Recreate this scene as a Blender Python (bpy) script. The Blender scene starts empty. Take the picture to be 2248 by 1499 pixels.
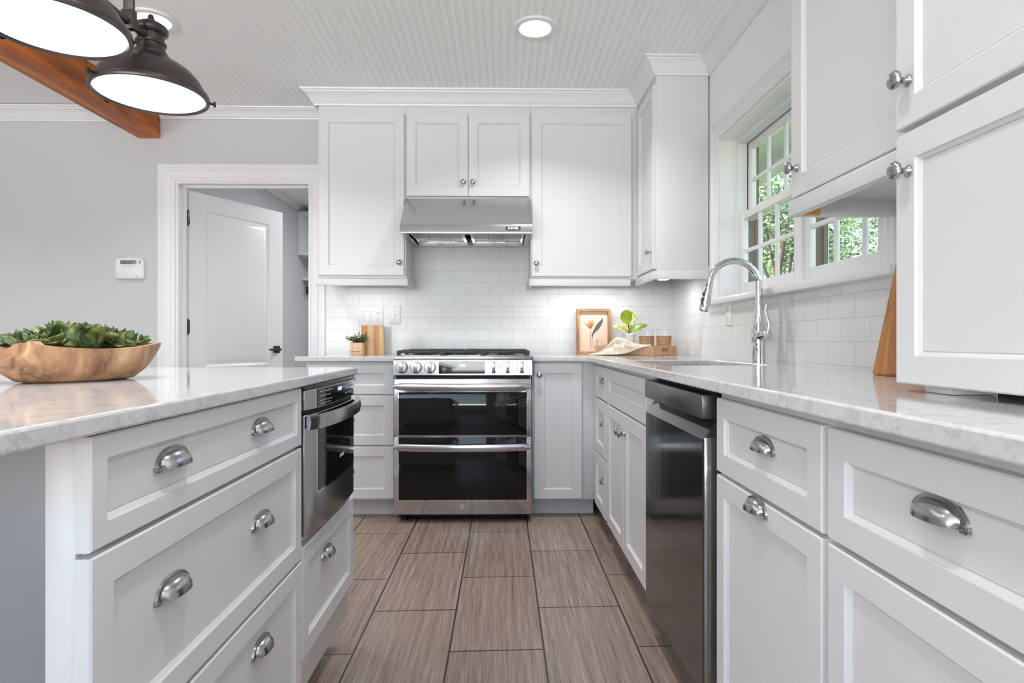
import bpy, bmesh, math, random
from mathutils import Vector, Matrix
random.seed(7)
PI = math.pi
SC = bpy.context.scene
COL = SC.collection

# ------------------------------------------------------------------ camera, world, exposure
YAW = math.atan(20 / 1305.0)
cam = bpy.data.cameras.new('camera'); camo = bpy.data.objects.new('camera', cam); COL.objects.link(camo)
cam.sensor_width = 36; cam.lens = 1305.0 / 2248 * 36; cam.shift_y = -1.5 / 2248; cam.clip_start = .05
camo.location = (0, 0, 1.0); camo.rotation_euler = (PI / 2, 0, -YAW)
SC.camera = camo
SC.view_settings.view_transform = 'Standard'; SC.view_settings.look = 'None'
SC.view_settings.gamma = 1; SC.view_settings.use_curve_mapping = False
SC.view_settings.exposure = 0.14
SC.cycles.max_bounces = 10; SC.cycles.diffuse_bounces = 6; SC.cycles.glossy_bounces = 4
SC.cycles.transparent_max_bounces = 12; SC.cycles.transmission_bounces = 6
SC.cycles.caustics_reflective = False; SC.cycles.caustics_refractive = False
SC.cycles.sample_clamp_indirect = 4.0
SC.cycles.use_denoising = True
SC.render.film_transparent = False

W = bpy.data.worlds.new('sky'); SC.world = W; W.use_nodes = True
nt = W.node_tree; nt.nodes.clear()
sk = nt.nodes.new('ShaderNodeTexSky'); sk.sky_type = 'NISHITA'; sk.sun_disc = False
sk.sun_elevation = math.radians(48); sk.sun_rotation = math.radians(250); sk.air_density = 1.0; sk.dust_density = 2.0
bg = nt.nodes.new('ShaderNodeBackground'); bg.inputs[1].default_value = 0.9
wo = nt.nodes.new('ShaderNodeOutputWorld')
nt.links.new(sk.outputs[0], bg.inputs[0]); nt.links.new(bg.outputs[0], wo.inputs[0])

def lamp(name, kind, loc, energy, size=.2, sizey=None, rot=(0, 0, 0), color=(1, 1, 1), parent=None, spread=None, shape=None):
    l = bpy.data.lights.new(name, kind); l.energy = energy; l.color = color
    if kind == 'AREA':
        l.shape = shape or ('RECTANGLE' if sizey else 'DISK'); l.size = size
        if sizey: l.size_y = sizey
        if spread: l.spread = spread
    o = bpy.data.objects.new(name, l); COL.objects.link(o)
    if parent is not None:
        o.parent = parent; loc = Vector(loc) - parent.location
    o.location = loc; o.rotation_euler = rot
    return o
sun = lamp('sun', 'SUN', (0, 0, 10), 13.0, color=(1, .98, .95)); sun.data.angle = math.radians(1.0)
sun.rotation_euler = Vector((.8, -.25, -1.0)).to_track_quat('-Z', 'Y').to_euler()
# added fill light outside an invented, unseen window behind the camera
REAR_FILL = 1150
DC = (.925, .965, 1)
lamp('rear_fill_light', 'AREA', (-2.1, -6.6, .2), REAR_FILL, 8.5, 2.2, rot=(PI / 2 + .25, 0, 0), color=DC)

# ------------------------------------------------------------------ materials
def mat(name, col=(.8, .8, .8), rough=.5, metal=0., **kw):
    m = bpy.data.materials.new(name); m.use_nodes = True
    b = m.node_tree.nodes['Principled BSDF']
    b.inputs['Base Color'].default_value = (*col, 1); b.inputs['Roughness'].default_value = rough
    b.inputs['Metallic'].default_value = metal
    for k, v in kw.items(): b.inputs[k.replace('_', ' ')].default_value = v
    return m
def nodes(m): return m.node_tree, m.node_tree.nodes, m.node_tree.links, m.node_tree.nodes['Principled BSDF']
def coords(m, scale=(1, 1, 1), rot=(0, 0, 0), loc=(0, 0, 0), kind='Object'):
    t, n, l, b = nodes(m)
    tc = n.new('ShaderNodeTexCoord'); mp = n.new('ShaderNodeMapping')
    mp.inputs['Scale'].default_value = scale; mp.inputs['Rotation'].default_value = rot; mp.inputs['Location'].default_value = loc
    l.new(tc.outputs[kind], mp.inputs[0]); return mp.outputs[0]
def geo(m, scale=(1, 1, 1), rot=(0, 0, 0), loc=(0, 0, 0)):
    t, n, l, b = nodes(m)
    g = n.new('ShaderNodeNewGeometry'); mp = n.new('ShaderNodeMapping')
    mp.inputs['Scale'].default_value = scale; mp.inputs['Rotation'].default_value = rot; mp.inputs['Location'].default_value = loc
    l.new(g.outputs['Position'], mp.inputs[0]); return mp.outputs[0]
def noise(m, vec, scale=5, detail=3, rough=.5, dist=0):
    t, n, l, b = nodes(m); x = n.new('ShaderNodeTexNoise')
    x.inputs['Scale'].default_value = scale; x.inputs['Detail'].default_value = detail
    x.inputs['Roughness'].default_value = rough; x.inputs['Distortion'].default_value = dist
    l.new(vec, x.inputs['Vector']); return x.outputs['Fac']
def ramp(m, fac, stops):
    t, n, l, b = nodes(m); r = n.new('ShaderNodeValToRGB'); e = r.color_ramp.elements
    while len(e) < len(stops): e.new(.5)
    for k, (p, c) in enumerate(stops): e[k].position = p; e[k].color = (*c, 1)
    l.new(fac, r.inputs[0]); return r.outputs[0]
def bump(m, h, strength=.1, dist=.01):
    t, n, l, b = nodes(m); x = n.new('ShaderNodeBump'); x.inputs['Strength'].default_value = strength
    x.inputs['Distance'].default_value = dist; l.new(h, x.inputs['Height']); l.new(x.outputs[0], b.inputs['Normal']); return x
def link(m, o, i): m.node_tree.links.new(o, nodes(m)[3].inputs[i])
def math_(m, op, a, b_=None):
    t, n, l, b = nodes(m); x = n.new('ShaderNodeMath'); x.operation = op
    for k, v in enumerate((a, b_)):
        if v is None: continue
        if isinstance(v, (int, float)): x.inputs[k].default_value = v
        else: l.new(v, x.inputs[k])
    return x.outputs[0]
def mix(m, fac, a, b_):
    t, n, l, b = nodes(m); x = n.new('ShaderNodeMix'); x.data_type = 'RGBA'
    for i, v in ((0, fac), (6, a), (7, b_)):
        if isinstance(v, (int, float)): x.inputs[i].default_value = v
        elif isinstance(v, tuple): x.inputs[i].default_value = (*v, 1)
        else: l.new(v, x.inputs[i])
    return x.outputs[2]

M = {}
m = M['cab'] = mat('cabinet_paint', (.70, .70, .705), .34)
bump(m, noise(m, geo(m, (1, 1, 1)), 55, 2), .04, .001)
m = M['trim'] = mat('trim_paint', (.79, .79, .795), .30)
bump(m, noise(m, geo(m), 40, 2), .03, .001)
m = M['wall'] = mat('grey_wall_paint', (.57, .575, .585), .6)
bump(m, noise(m, geo(m), 260, 2), .08, .001)
m = M['ceil'] = mat('ceiling_paint', (.93, .935, .94), .55)
bump(m, noise(m, geo(m), 200, 2), .05, .001)
m = M['plank'] = mat('white_plank_wall', (.88, .88, .88), .45)
t, n, l, b = nodes(m)
sp = n.new('ShaderNodeSeparateXYZ'); l.new(geo(m), sp.inputs[0])
fr = math_(m, 'FRACT', math_(m, 'DIVIDE', math_(m, 'ADD', sp.outputs[2], .042), .0825))
gl = math_(m, 'GREATER_THAN', fr, .045)
bump(m, gl, .35, .002)
m = M['toe'] = mat('toe_kick_paint', (.62, .62, .625), .4)
m = M['panel_shade'] = mat('island_end_shaded_white', (.32, .32, .325), .4)  # shade under the worktop overhang put into the colour of a white panel

def tiles(name, axis, u0):
    m = mat(name, (.8, .8, .8), .13, Specular_IOR_Level=.3)
    t, n, l, b = nodes(m); sp = n.new('ShaderNodeSeparateXYZ'); cb = n.new('ShaderNodeCombineXYZ')
    l.new(geo(m), sp.inputs[0])
    l.new(math_(m, 'SUBTRACT', sp.outputs[axis], u0 - 10 * .1545), cb.inputs[0])
    l.new(math_(m, 'SUBTRACT', sp.outputs[2], .9965 - 4 * .0772), cb.inputs[1])
    br = n.new('ShaderNodeTexBrick'); l.new(cb.outputs[0], br.inputs['Vector'])
    br.offset = .5; br.offset_frequency = 2
    for k, v in (('Scale', 1), ('Mortar Size', .0012), ('Mortar Smooth', .3), ('Brick Width', .1545), ('Row Height', .0772), ('Bias', 0)):
        br.inputs[k].default_value = v
    br.inputs['Color1'].default_value = (.72, .72, .725, 1); br.inputs['Color2'].default_value = (.69, .69, .695, 1)
    br.inputs['Mortar'].default_value = (.50, .50, .50, 1)
    l.new(br.outputs['Color'], b.inputs['Base Color'])
    inv = math_(m, 'SUBTRACT', 1, br.outputs['Fac'])
    wob = math_(m, 'MULTIPLY', noise(m, geo(m), 14, 2), .5)
    bump(m, math_(m, 'ADD', inv, wob), .28, .0018)
    return m
M['tile_b'] = tiles('subway_tile_back', 0, -.478)
M['tile_r'] = tiles('subway_tile_right', 1, 1.86)

m = M['quartz'] = mat('veined_quartz', (.8, .8, .8), .07)
v = geo(m)
n1 = noise(m, v, 15, 9, .68, 1.0)
vein = math_(m, 'ABSOLUTE', math_(m, 'SUBTRACT', n1, .5))
msk = noise(m, v, 9, 4, .6)
vr = ramp(m, vein, [(0, (1, 1, 1)), (.010, (.5, .5, .5)), (.03, (0, 0, 0))])
mr = ramp(m, msk, [(.46, (0, 0, 0)), (.66, (1, 1, 1))])
f = math_(m, 'MULTIPLY', vr, mr)
n2 = noise(m, v, 34, 7, .68, .5)
base = ramp(m, n2, [(.32, (.53, .53, .535)), (.5, (.64, .64, .642)), (.75, (.69, .69, .692))])
link(m, mix(m, math_(m, 'MULTIPLY', f, .6), base, (.32, .32, .33)), 'Base Color')

m = M['floor'] = mat('plank_look_floor_tile', (.3, .22, .18), .33)
t, n, l, b = nodes(m); sp = n.new('ShaderNodeSeparateXYZ'); l.new(geo(m), sp.inputs[0])
yy = math_(m, 'SUBTRACT', sp.outputs[1], math_(m, 'MULTIPLY', sp.outputs[0], .034))
cb = n.new('ShaderNodeCombineXYZ')
l.new(math_(m, 'ADD', yy, 20 * .598 - 2.822 + .003), cb.inputs[0])      # joints of the odd rows at Y=2.82
l.new(math_(m, 'ADD', sp.outputs[0], .173 + .306 * 40), cb.inputs[1])
br = n.new('ShaderNodeTexBrick'); l.new(cb.outputs[0], br.inputs['Vector']); br.offset = .5; br.offset_frequency = 2
for k, v_ in (('Scale', 1), ('Mortar Size', .0034), ('Mortar Smooth', .15), ('Brick Width', .598), ('Row Height', .306), ('Bias', 0)):
    br.inputs[k].default_value = v_
br.inputs['Color1'].default_value = (.0, .0, .0, 1); br.inputs['Color2'].default_value = (1, 1, 1, 1); br.inputs['Mortar'].default_value = (.5, .5, .5, 1)
s1 = noise(m, geo(m, (420, 6, 1)), 1, 3, .6); s2 = noise(m, geo(m, (60, 1.5, 1)), 1, 3, .6)
sm = math_(m, 'ADD', math_(m, 'MULTIPLY', s1, .6), math_(m, 'MULTIPLY', s2, .4))
sm = math_(m, 'ADD', sm, math_(m, 'MULTIPLY', math_(m, 'SUBTRACT', br.outputs['Color'], .5), .06))
tc_ = ramp(m, sm, [(.34, (.125, .083, .064)), (.5, (.27, .202, .165)), (.65, (.41, .32, .27))])
link(m, mix(m, br.outputs['Fac'], tc_, (.040, .026, .020)), 'Base Color')
bump(m, math_(m, 'ADD', math_(m, 'MULTIPLY', math_(m, 'SUBTRACT', 1, br.outputs['Fac']), 1.0), math_(m, 'MULTIPLY', s1, .25)), .3, .002)

def steel(name, col=(.54, .54, .55), rough=.18, stretch=(3, 3, 240), amt=.025):
    m = mat(name, col, rough, 1.0)
    nn = noise(m, geo(m, stretch), 1, 3, .6)
    link(m, math_(m, 'ADD', math_(m, 'MULTIPLY', nn, .06), rough - .03), 'Roughness')
    bump(m, nn, amt, .0006); return m
M['steel'] = steel('brushed_steel', stretch=(2, 2, 700))
M['steel_v'] = steel('brushed_steel_vertical', stretch=(500, 500, 2))
m = M['dark_steel'] = mat('dark_stainless', (.17, .17, .175), .12, .9)
bump(m, noise(m, geo(m, (1, 6, 1.5)), 2.2, 2), .12, .004)
M['dark_steel_m'] = mat('dark_satin_steel', (.15, .15, .155), .33, .9)
M['chrome'] = mat('chrome', (.82, .82, .83), .05, 1.0)
m = M['nickel'] = mat('brushed_nickel', (.42, .415, .41), .24, 1.0)
bump(m, noise(m, geo(m, (1, 1, 1)), 500, 2), .03, .0005)
m = M['glass_blk'] = mat('black_glass', (.006, .006, .007), .04, 0, Specular_IOR_Level=.35)
M['iron'] = mat('cast_iron', (.018, .018, .019), .45)
bump(M['iron'], noise(M['iron'], geo(M['iron']), 300, 2), .2, .001)
M['black'] = mat('black_metal', (.012, .012, .012), .35)
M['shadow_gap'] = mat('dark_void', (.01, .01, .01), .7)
m = M['bronze'] = mat('oiled_bronze', (.085, .07, .066), .33, .75)
bump(m, noise(m, geo(m), 120, 3), .05, .001)
M['white_pl'] = mat('white_plastic', (.78, .78, .77), .35)
M['grey_pl'] = mat('grey_plastic', (.25, .25, .25), .4)
M['lcd'] = mat('lcd_screen', (.16, .19, .17), .2)

def wood(name, c1, c2, c3, stretch, scale=1, rough=.45, contrast=(.3, .5, .7), kind='geo', dist=.8):
    m = mat(name, c2, rough)
    v = (geo if kind == 'geo' else coords)(m, stretch)
    a = noise(m, v, scale, 5, .6, dist)
    link(m, ramp(m, a, list(zip(contrast, (c1, c2, c3)))), 'Base Color')
    bump(m, a, .12, .002); return m
M['beam'] = wood('beam_wood', (.15, .032, .006), (.62, .165, .014), (.78, .27, .03), (9, .9, 9), 1.2, .5, (.28, .5, .72))
M['bowl'] = wood('bowl_wood', (.15, .07, .035), (.42, .225, .115), (.60, .375, .21), (13, 13, 3.2), 1.0, .55, (.34, .52, .68), 'obj', 1.1)
M['frame_w'] = wood('frame_wood', (.17, .075, .03), (.30, .15, .065), (.42, .23, .11), (20, 20, 3), 1.5, .5)
M['tray_w'] = wood('tray_wood', (.30, .17, .09), (.42, .25, .14), (.50, .32, .19), (110, 110, 4), 1, .5)
M['board_a'] = wood('acacia_strip', (.38, .17, .065), (.50, .235, .09), (.58, .30, .13), (18, 18, 2.5), 1.3, .5)
M['board_b'] = wood('pale_strip', (.60, .37, .20), (.70, .46, .27), (.76, .54, .34), (18, 18, 2.5), 1.3, .5)
M['board_c'] = wood('yellow_strip', (.55, .35, .14), (.66, .44, .19), (.72, .50, .25), (18, 18, 2.5), 1.3, .5)
M['block_a'] = wood('block_wood', (.33, .13, .035), (.44, .19, .055), (.52, .25, .08), (30, 30, 2.5), 1.3, .45)
M['block_b'] = wood('block_wood_dark', (.25, .09, .025), (.34, .13, .036), (.42, .17, .05), (30, 30, 2.5), 1.3, .45)
M['raw_w'] = wood('raw_wood', (.62, .27, .07), (.72, .33, .10), (.78, .38, .13), (3, 40, 40), 1, .5)

def leafmat(name, dark, mid, light, scale=18, rough=.35, stops=(.35, .52, .68)):
    m = mat(name, mid, rough); v = coords(m)
    a = noise(m, v, scale, 4, .6, .5)
    link(m, ramp(m, a, list(zip(stops, (dark, mid, light)))), 'Base Color')
    b = nodes(m)[3]; b.inputs['Subsurface Weight'].default_value = 0
    bump(m, a, .3, .003); return m
M['cabbage'] = leafmat('cabbage_leaf', (.012, .028, .006), (.065, .105, .02), (.42, .44, .17), 24, .33, (.34, .5, .72))
M['fiddle'] = leafmat('fiddle_leaf', (.20, .30, .01), (.28, .38, .015), (.40, .46, .04), 30, .35)
M['fiddle_v'] = leafmat('variegated_leaf', (.22, .28, .03), (.42, .42, .14), (.75, .66, .36), 60, .4, (.4, .5, .6))
M['fiddle_d'] = leafmat('dark_fiddle_leaf', (.06, .13, .008), (.13, .22, .012), (.24, .32, .03), 40, .35)
M['herb'] = leafmat('herb_leaf', (.02, .06, .008), (.06, .14, .015), (.16, .24, .05), 60, .45)
M['stem'] = mat('plant_stem', (.10, .05, .02), .6)
M['foliage'] = leafmat('tree_leaf', (.03, .065, .015), (.09, .17, .04), (.26, .36, .13), 2.6, .5, (.3, .5, .7))
M['foliage2'] = leafmat('pale_tree_leaf', (.07, .14, .03), (.20, .32, .08), (.45, .55, .25), 1.8, .5, (.3, .5, .7))
M['bark'] = mat('tree_bark', (.09, .06, .045), .9)
M['lawn'] = leafmat('lawn', (.10, .17, .05), (.22, .30, .10), (.40, .42, .22), 3, .9)
m = M['pot'] = mat('white_pot', (.66, .69, .72), .4)
bump(m, noise(m, coords(m, (1, 1, 1)), 60, 2), .1, .002)
m = M['cloth'] = mat('linen_towel', (.55, .46, .375), .9)
t, n, l, b = nodes(m); sp = n.new('ShaderNodeSeparateXYZ'); l.new(coords(m, (1, 1, 1), (0, 0, .5)), sp.inputs[0])
st = math_(m, 'GREATER_THAN', math_(m, 'FRACT', math_(m, 'MULTIPLY', math_(m, 'ADD', sp.outputs[0], .02), 7)), .93)
link(m, mix(m, st, (.55, .46, .375), (.66, .59, .52)), 'Base Color')
bump(m, noise(m, coords(m), 900, 2), .2, .0008)
m = M['wicker'] = mat('wicker', (.38, .19, .08), .6)
M['paper'] = mat('print_paper', (.68, .52, .40), .8)
M['art_orange'] = mat('art_orange', (.58, .20, .06), .8)
M['art_grey'] = mat('art_grey', (.10, .085, .085), .8)
M['art_brown'] = mat('art_brown', (.25, .10, .06), .8)
m = M['pane'] = bpy.data.materials.new('window_glass'); m.use_nodes = True
t = m.node_tree; t.nodes.clear(); o_ = t.nodes.new('ShaderNodeOutputMaterial'); mx = t.nodes.new('ShaderNodeMixShader')
tr = t.nodes.new('ShaderNodeBsdfTransparent'); gs = t.nodes.new('ShaderNodeBsdfGlossy'); gs.inputs['Roughness'].default_value = .02
fz = t.nodes.new('ShaderNodeFresnel'); fz.inputs[0].default_value = 1.45
gmn = t.nodes.new('ShaderNodeNewGeometry'); sbn = t.nodes.new('ShaderNodeMath'); sbn.operation = 'SUBTRACT'; sbn.inputs[0].default_value = 1; t.links.new(gmn.outputs['Backfacing'], sbn.inputs[1])
mun = t.nodes.new('ShaderNodeMath'); mun.operation = 'MULTIPLY'; t.links.new(fz.outputs[0], mun.inputs[0]); t.links.new(sbn.outputs[0], mun.inputs[1]); t.links.new(mun.outputs[0], mx.inputs[0]); t.links.new(tr.outputs[0], mx.inputs[1]); t.links.new(gs.outputs[0], mx.inputs[2]); t.links.new(mx.outputs[0], o_.inputs[0])
M['tumbler'] = m
def emit(name, col, s):
    m = bpy.data.materials.new(name); m.use_nodes = True; b = m.node_tree.nodes['Principled BSDF']
    b.inputs['Base Color'].default_value = (*col, 1); b.inputs['Emission Color'].default_value = (*col, 1); b.inputs['Emission Strength'].default_value = s
    return m
M['glow'] = emit('lit_lens', (1, .99, .97), 3.0)
M['glow_can'] = emit('lit_can', (1, 1, 1), 6.0)
M['blue'] = emit('blue_digits', (.22, .35, 1), 3.0)
M['digit_w'] = emit('white_digits', (.8, .85, 1), 1.2)
M['mark'] = mat('printed_mark', (.75, .75, .75), .5)
M['mark_dk'] = mat('printed_dark_mark', (.08, .07, .06), .6)
M['brick_out'] = mat('exterior_trim', (.14, .105, .075), .7)
M['soffit'] = mat('soffit_paint', (.55, .56, .48), .6)
M['fence'] = mat('weathered_fence', (.36, .33, .29), .8)

# ------------------------------------------------------------------ mesh helpers
class MB:
    def __init__(s): s.bm = bmesh.new(); s.mi = 0; s.nb = 0
    def face(s, vs):
        try: f = s.bm.faces.new(vs); f.material_index = s.mi; return f
        except ValueError: return None
    def box(s, lo, hi, bev=0, seg=2):
        j_ = (s.nb % 6) * .00007; s.nb += 1
        lo, hi = [min(a, b) - j_ for a, b in zip(lo, hi)], [max(a, b) + j_ for a, b in zip(lo, hi)]
        v = [s.bm.verts.new((x, y, z)) for x in (lo[0], hi[0]) for y in (lo[1], hi[1]) for z in (lo[2], hi[2])]
        fs = [s.face([v[i] for i in q]) for q in ((0, 1, 3, 2), (4, 6, 7, 5), (0, 4, 5, 1), (2, 3, 7, 6), (0, 2, 6, 4), (1, 5, 7, 3))]
        if bev:
            es = list({e for f in fs for e in f.edges})
            r = bmesh.ops.bevel(s.bm, geom=es, offset=bev, segments=seg, affect='EDGES', profile=.5)
            for f in r['faces']: f.material_index = s.mi
        return s
    def rings(s, rs, cap0=True, cap1=True, closed=True):
        vs = [[s.bm.verts.new(p) for p in r] for r in rs]
        for a, b in zip(vs, vs[1:]):
            k = len(a)
            for i in range(k if closed else k - 1):
                s.face([a[i], a[(i + 1) % k], b[(i + 1) % k], b[i]])
        if cap0: s.face(vs[0][::-1])
        if cap1: s.face(vs[-1])
        return vs
    def tube(s, pts, r, k=10, cap=True, closed=False):
        pts = [Vector(p) for p in pts]; n = len(pts); rs = []; up = None
        for i, p in enumerate(pts):
            if closed: d = pts[(i + 1) % n] - pts[i - 1]
            else: d = pts[min(i + 1, n - 1)] - pts[max(i - 1, 0)]
            d.normalize()
            if up is None: up = Vector((0, 0, 1)) if abs(d.z) < .9 else Vector((1, 0, 0))
            a = d.cross(up).normalized(); up = a.cross(d).normalized()
            rr = r[i] if isinstance(r, (list, tuple)) else r
            rs.append([p + (a * math.cos(2 * PI * j / k) + up * math.sin(2 * PI * j / k)) * rr for j in range(k)])
        if closed: rs.append(rs[0])
        s.rings(rs, cap and not closed, cap and not closed); return s
    def lathe(s, prof, c=(0, 0, 0), k=24, axis=(0, 0, 1), fn=None, cap0=True, cap1=True):
        ax = Vector(axis).normalized(); u = ax.orthogonal().normalized(); w = ax.cross(u); c = Vector(c); rs = []
        for (r, h) in prof:
            rs.append([c + ax * h + (u * math.cos(2 * PI * j / k) + w * math.sin(2 * PI * j / k)) * (fn(2 * PI * j / k, r, h) if fn else max(r, 1e-5)) for j in range(k)])
        s.rings(rs, cap0, cap1); return s
    def prism(s, poly, fn, d0, d1):     # poly of (a,b); fn(a,b,d)->point
        return s.rings([[fn(a, b, d0) for a, b in poly], [fn(a, b, d1) for a, b in poly]])
    def add(s, o): # merge other's bm
        me = bpy.data.meshes.new('t'); o.bm.to_mesh(me); s.bm.from_mesh(me); bpy.data.meshes.remove(me); return s
    def done(s, name, ms, parent=None, loc=None, smooth=True, ang=32, weld=False, bevel=0, normals=True):
        bm = s.bm
        if weld: bmesh.ops.remove_doubles(bm, verts=bm.verts, dist=1e-5)
        if normals: bmesh.ops.recalc_face_normals(bm, faces=bm.faces)
        root = parent
        while root is not None and root.parent is not None: root = root.parent
        if parent is not None: off = root.location.copy()
        elif loc is not None: off = Vector(loc)
        else:
            xs = [v.co for v in bm.verts]
            off = Vector(((min(v.x for v in xs) + max(v.x for v in xs)) / 2, (min(v.y for v in xs) + max(v.y for v in xs)) / 2, min(v.z for v in xs)))
        for v in bm.verts: v.co -= off
        me = bpy.data.meshes.new(name); bm.to_mesh(me); bm.free()
        for m_ in (ms if isinstance(ms, (list, tuple)) else [ms]): me.materials.append(M[m_] if isinstance(m_, str) else m_)
        if smooth:
            me.polygons.foreach_set('use_smooth', [True] * len(me.polygons)); me.set_sharp_from_angle(angle=math.radians(ang))
        o = bpy.data.objects.new(name, me); COL.objects.link(o)
        if parent is not None: o.parent = parent
        else: o.location = off
        if bevel:
            md = o.modifiers.new('bevel', 'BEVEL'); md.width = bevel; md.segments = 2; md.limit_method = 'ANGLE'
        return o

def thing(name, label, cat, loc, group=None, kind=None, rot=0):
    o = bpy.data.objects.new(name, None); COL.objects.link(o); o.location = loc; o.rotation_euler = (0, 0, rot); o.empty_display_size = .1
    if kind: o['kind'] = kind
    if label: o['label'] = label
    if cat: o['category'] = cat
    if group: o['group'] = group
    return o
def tag(o, label=None, cat=None, group=None, kind=None):
    if label: o['label'] = label
    if cat: o['category'] = cat
    if group: o['group'] = group
    if kind: o['kind'] = kind
    return o
def copy_tree(o, parent=None):
    c = o.copy(); COL.objects.link(c)
    if parent is not None: c.parent = parent
    for ch in list(o.children): copy_tree(ch, c)
    return c
def struct(mb, name, ms, label=None, **kw):
    o = mb.done(name, ms, **kw); o['kind'] = 'structure'
    if label: o['label'] = label
    return o

# faces of cabinet runs: u along the run, v up, n outwards
def PB(y0): return lambda u, v, n: Vector((u, y0 - n, v))       # faces the camera
def PR(x0): return lambda u, v, n: Vector((x0 - n, u, v))       # right run, faces left
def PI_(x0): return lambda u, v, n: Vector((x0 + n, u, v))      # island, faces right
def pbox(mb, P, a, b, bev=0):
    return mb.box(P(*a), P(*b), bev)
def shaker(P, u0, u1, v0, v1, th=.02, r=.055, name='door', parent=None, material='cab', label=None):
    mb = MB()
    def ring(i, n): return [P(u0 + i, v0 + i, n), P(u1 - i, v0 + i, n), P(u1 - i, v1 - i, n), P(u0 + i, v1 - i, n)]
    mb.rings([ring(0, 0), ring(0, th - .0025), ring(.0025, th), ring(r, th), ring(r + .0012, th - .0045), ring(r + .0068, th - .0078), ring(r + .0076, th - .0105), ring(r + .0092, th - .009)])
    o = mb.done(name, material, parent, ang=20)
    if label: o['label'] = label
    return o
def knob(P, u, v, n, parent, s=1.0, name='knob'):
    mb = MB(); c = P(u, v, n); ax = (P(u, v, n + 1) - c)
    mb.lathe([(.0, 0), (.0095, 0), (.0100, .002), (.0085, .0035), (.0055, .007), (.0050, .012), (.0075, .0165), (.009, .017)], c, 20, ax)
    def fl(a, r, h): return max(r * (1 + .03 * math.cos(7 * (a + h * 60))), 1e-5)
    prof = [(.0159 * math.sin(PI * q / 20), .0165 + .0098 * (1 - math.cos(PI * q / 20)) * .9) for q in range(21)]
    mb.lathe([(r * s, h) for r, h in prof], c, 84, ax, fl)
    return mb.done(name, 'nickel', parent, ang=60)
def cup(P, u, v, n, parent, name='cup_pull', a=.038, b=.0245, d=.0205):
    mb = MB(); K = 26; J = 9; f = lambda x, p: math.copysign(abs(x) ** p, x)
    rs = []
    for j in range(J + 1):
        ph = PI / 2 * j / J; r = []
        for k in range(K + 1):
            th = PI * k / K
            r.append(P(u + a * f(math.cos(th), .80) * (1 - .10 * math.sin(ph)), v + b * f(math.sin(th), .80) * math.cos(ph), n + .003 + d * f(math.sin(th), .7) * math.sin(ph)))
        rs.append(r)
    mb.rings(rs, False, False, closed=False)
    rs2 = []
    for j in range(J + 1):
        ph = PI / 2 * j / J; r = []
        for k in range(K + 1):
            th = PI * k / K
            r.append(P(u + (a - .0015) * f(math.cos(th), .80) * (1 - .10 * math.sin(ph)), v + (b - .0015) * f(math.sin(th), .80) * math.cos(ph), n + .0005 + (d - .001) * f(math.sin(th), .7) * math.sin(ph)))
        rs2.append(r)
    mb.rings(rs2, False, False, closed=False)
    mb.rings([rs[-1], rs2[-1]], False, False, closed=False)
    # flange rim with screw ears
    g0, g1, g2, g3 = [], [], [], []
    for k in range(K + 1):
        th = PI * k / K; ear = .0035 * (abs(math.cos(th)) ** 8)
        cu, cv = f(math.cos(th), .80), f(math.sin(th), .80); dn = -.004 if k in (0, K) else 0
        g0.append(P(u + (a - .003) * cu, v + (b - .003) * cv + dn, n))
        g1.append(P(u + (a - .003) * cu, v + (b - .003) * cv + dn, n + .0055))
        g2.append(P(u + (a + .0035 + ear) * cu, v + (b + .0035) * cv + dn, n + .0045))
        g3.append(P(u + (a + .0045 + ear) * cu, v + (b + .0045) * cv + dn, n))
    mb.rings([g1, g2, g3], False, False, closed=False)
    for sgn in (-1, 1):
        c = P(u + sgn * (a + .0035), v + .001, n); mb.lathe([(.0056, 0), (.0054, .0045), (.003, .0056), (.0028, .0050), (.0, .0052)], c, 14, P(u, v, n + 1) - P(u, v, n))
    return mb.done(name, 'nickel', parent, ang=50)
def text(s, size, loc, rot, name, material, parent, ext=.0004, align='CENTER', sx=1.0, fat=0):
    cu = bpy.data.curves.new('t', 'FONT'); cu.body = s; cu.size = size; cu.extrude = ext; cu.align_x = align; cu.align_y = 'CENTER'
    cu.resolution_u = 2; cu.offset = fat
    to = bpy.data.objects.new('t', cu); COL.objects.link(to)
    dg = bpy.context.evaluated_depsgraph_get(); me = bpy.data.meshes.new_from_object(to.evaluated_get(dg))
    bpy.data.objects.remove(to); me.materials.clear(); me.materials.append(M[material])
    root = parent
    while root.parent is not None: root = root.parent
    o = bpy.data.objects.new(name, me); COL.objects.link(o); o.parent = parent
    mw = Matrix.Translation(Vector(loc) - root.location) @ rot.to_matrix().to_4x4() @ Matrix.Diagonal((sx, 1, 1, 1))
    me.transform(mw)
    return o
from mathutils import Euler
FACE_CAM = Euler((PI / 2, 0, 0)); FACE_RIGHT = Euler((PI / 2, 0, PI / 2))

# ------------------------------------------------------------------ room shell
WB, WR, CZ = 3.93, 1.12, 2.515            # back wall Y, right wall X, ceiling Z
OX0, OX1, OZ = -2.13, -1.262, 2.035       # doorway
WY0, WY1, WZ0, WZ1 = 1.745, 3.05, 1.215, 2.04   # window opening
struct(MB().box((-5.3, -3.3, -.1), (1.45, 8.2, 0)), 'floor', 'floor', 'taupe wood-look rectangular floor tiles laid in a running bond')
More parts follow.
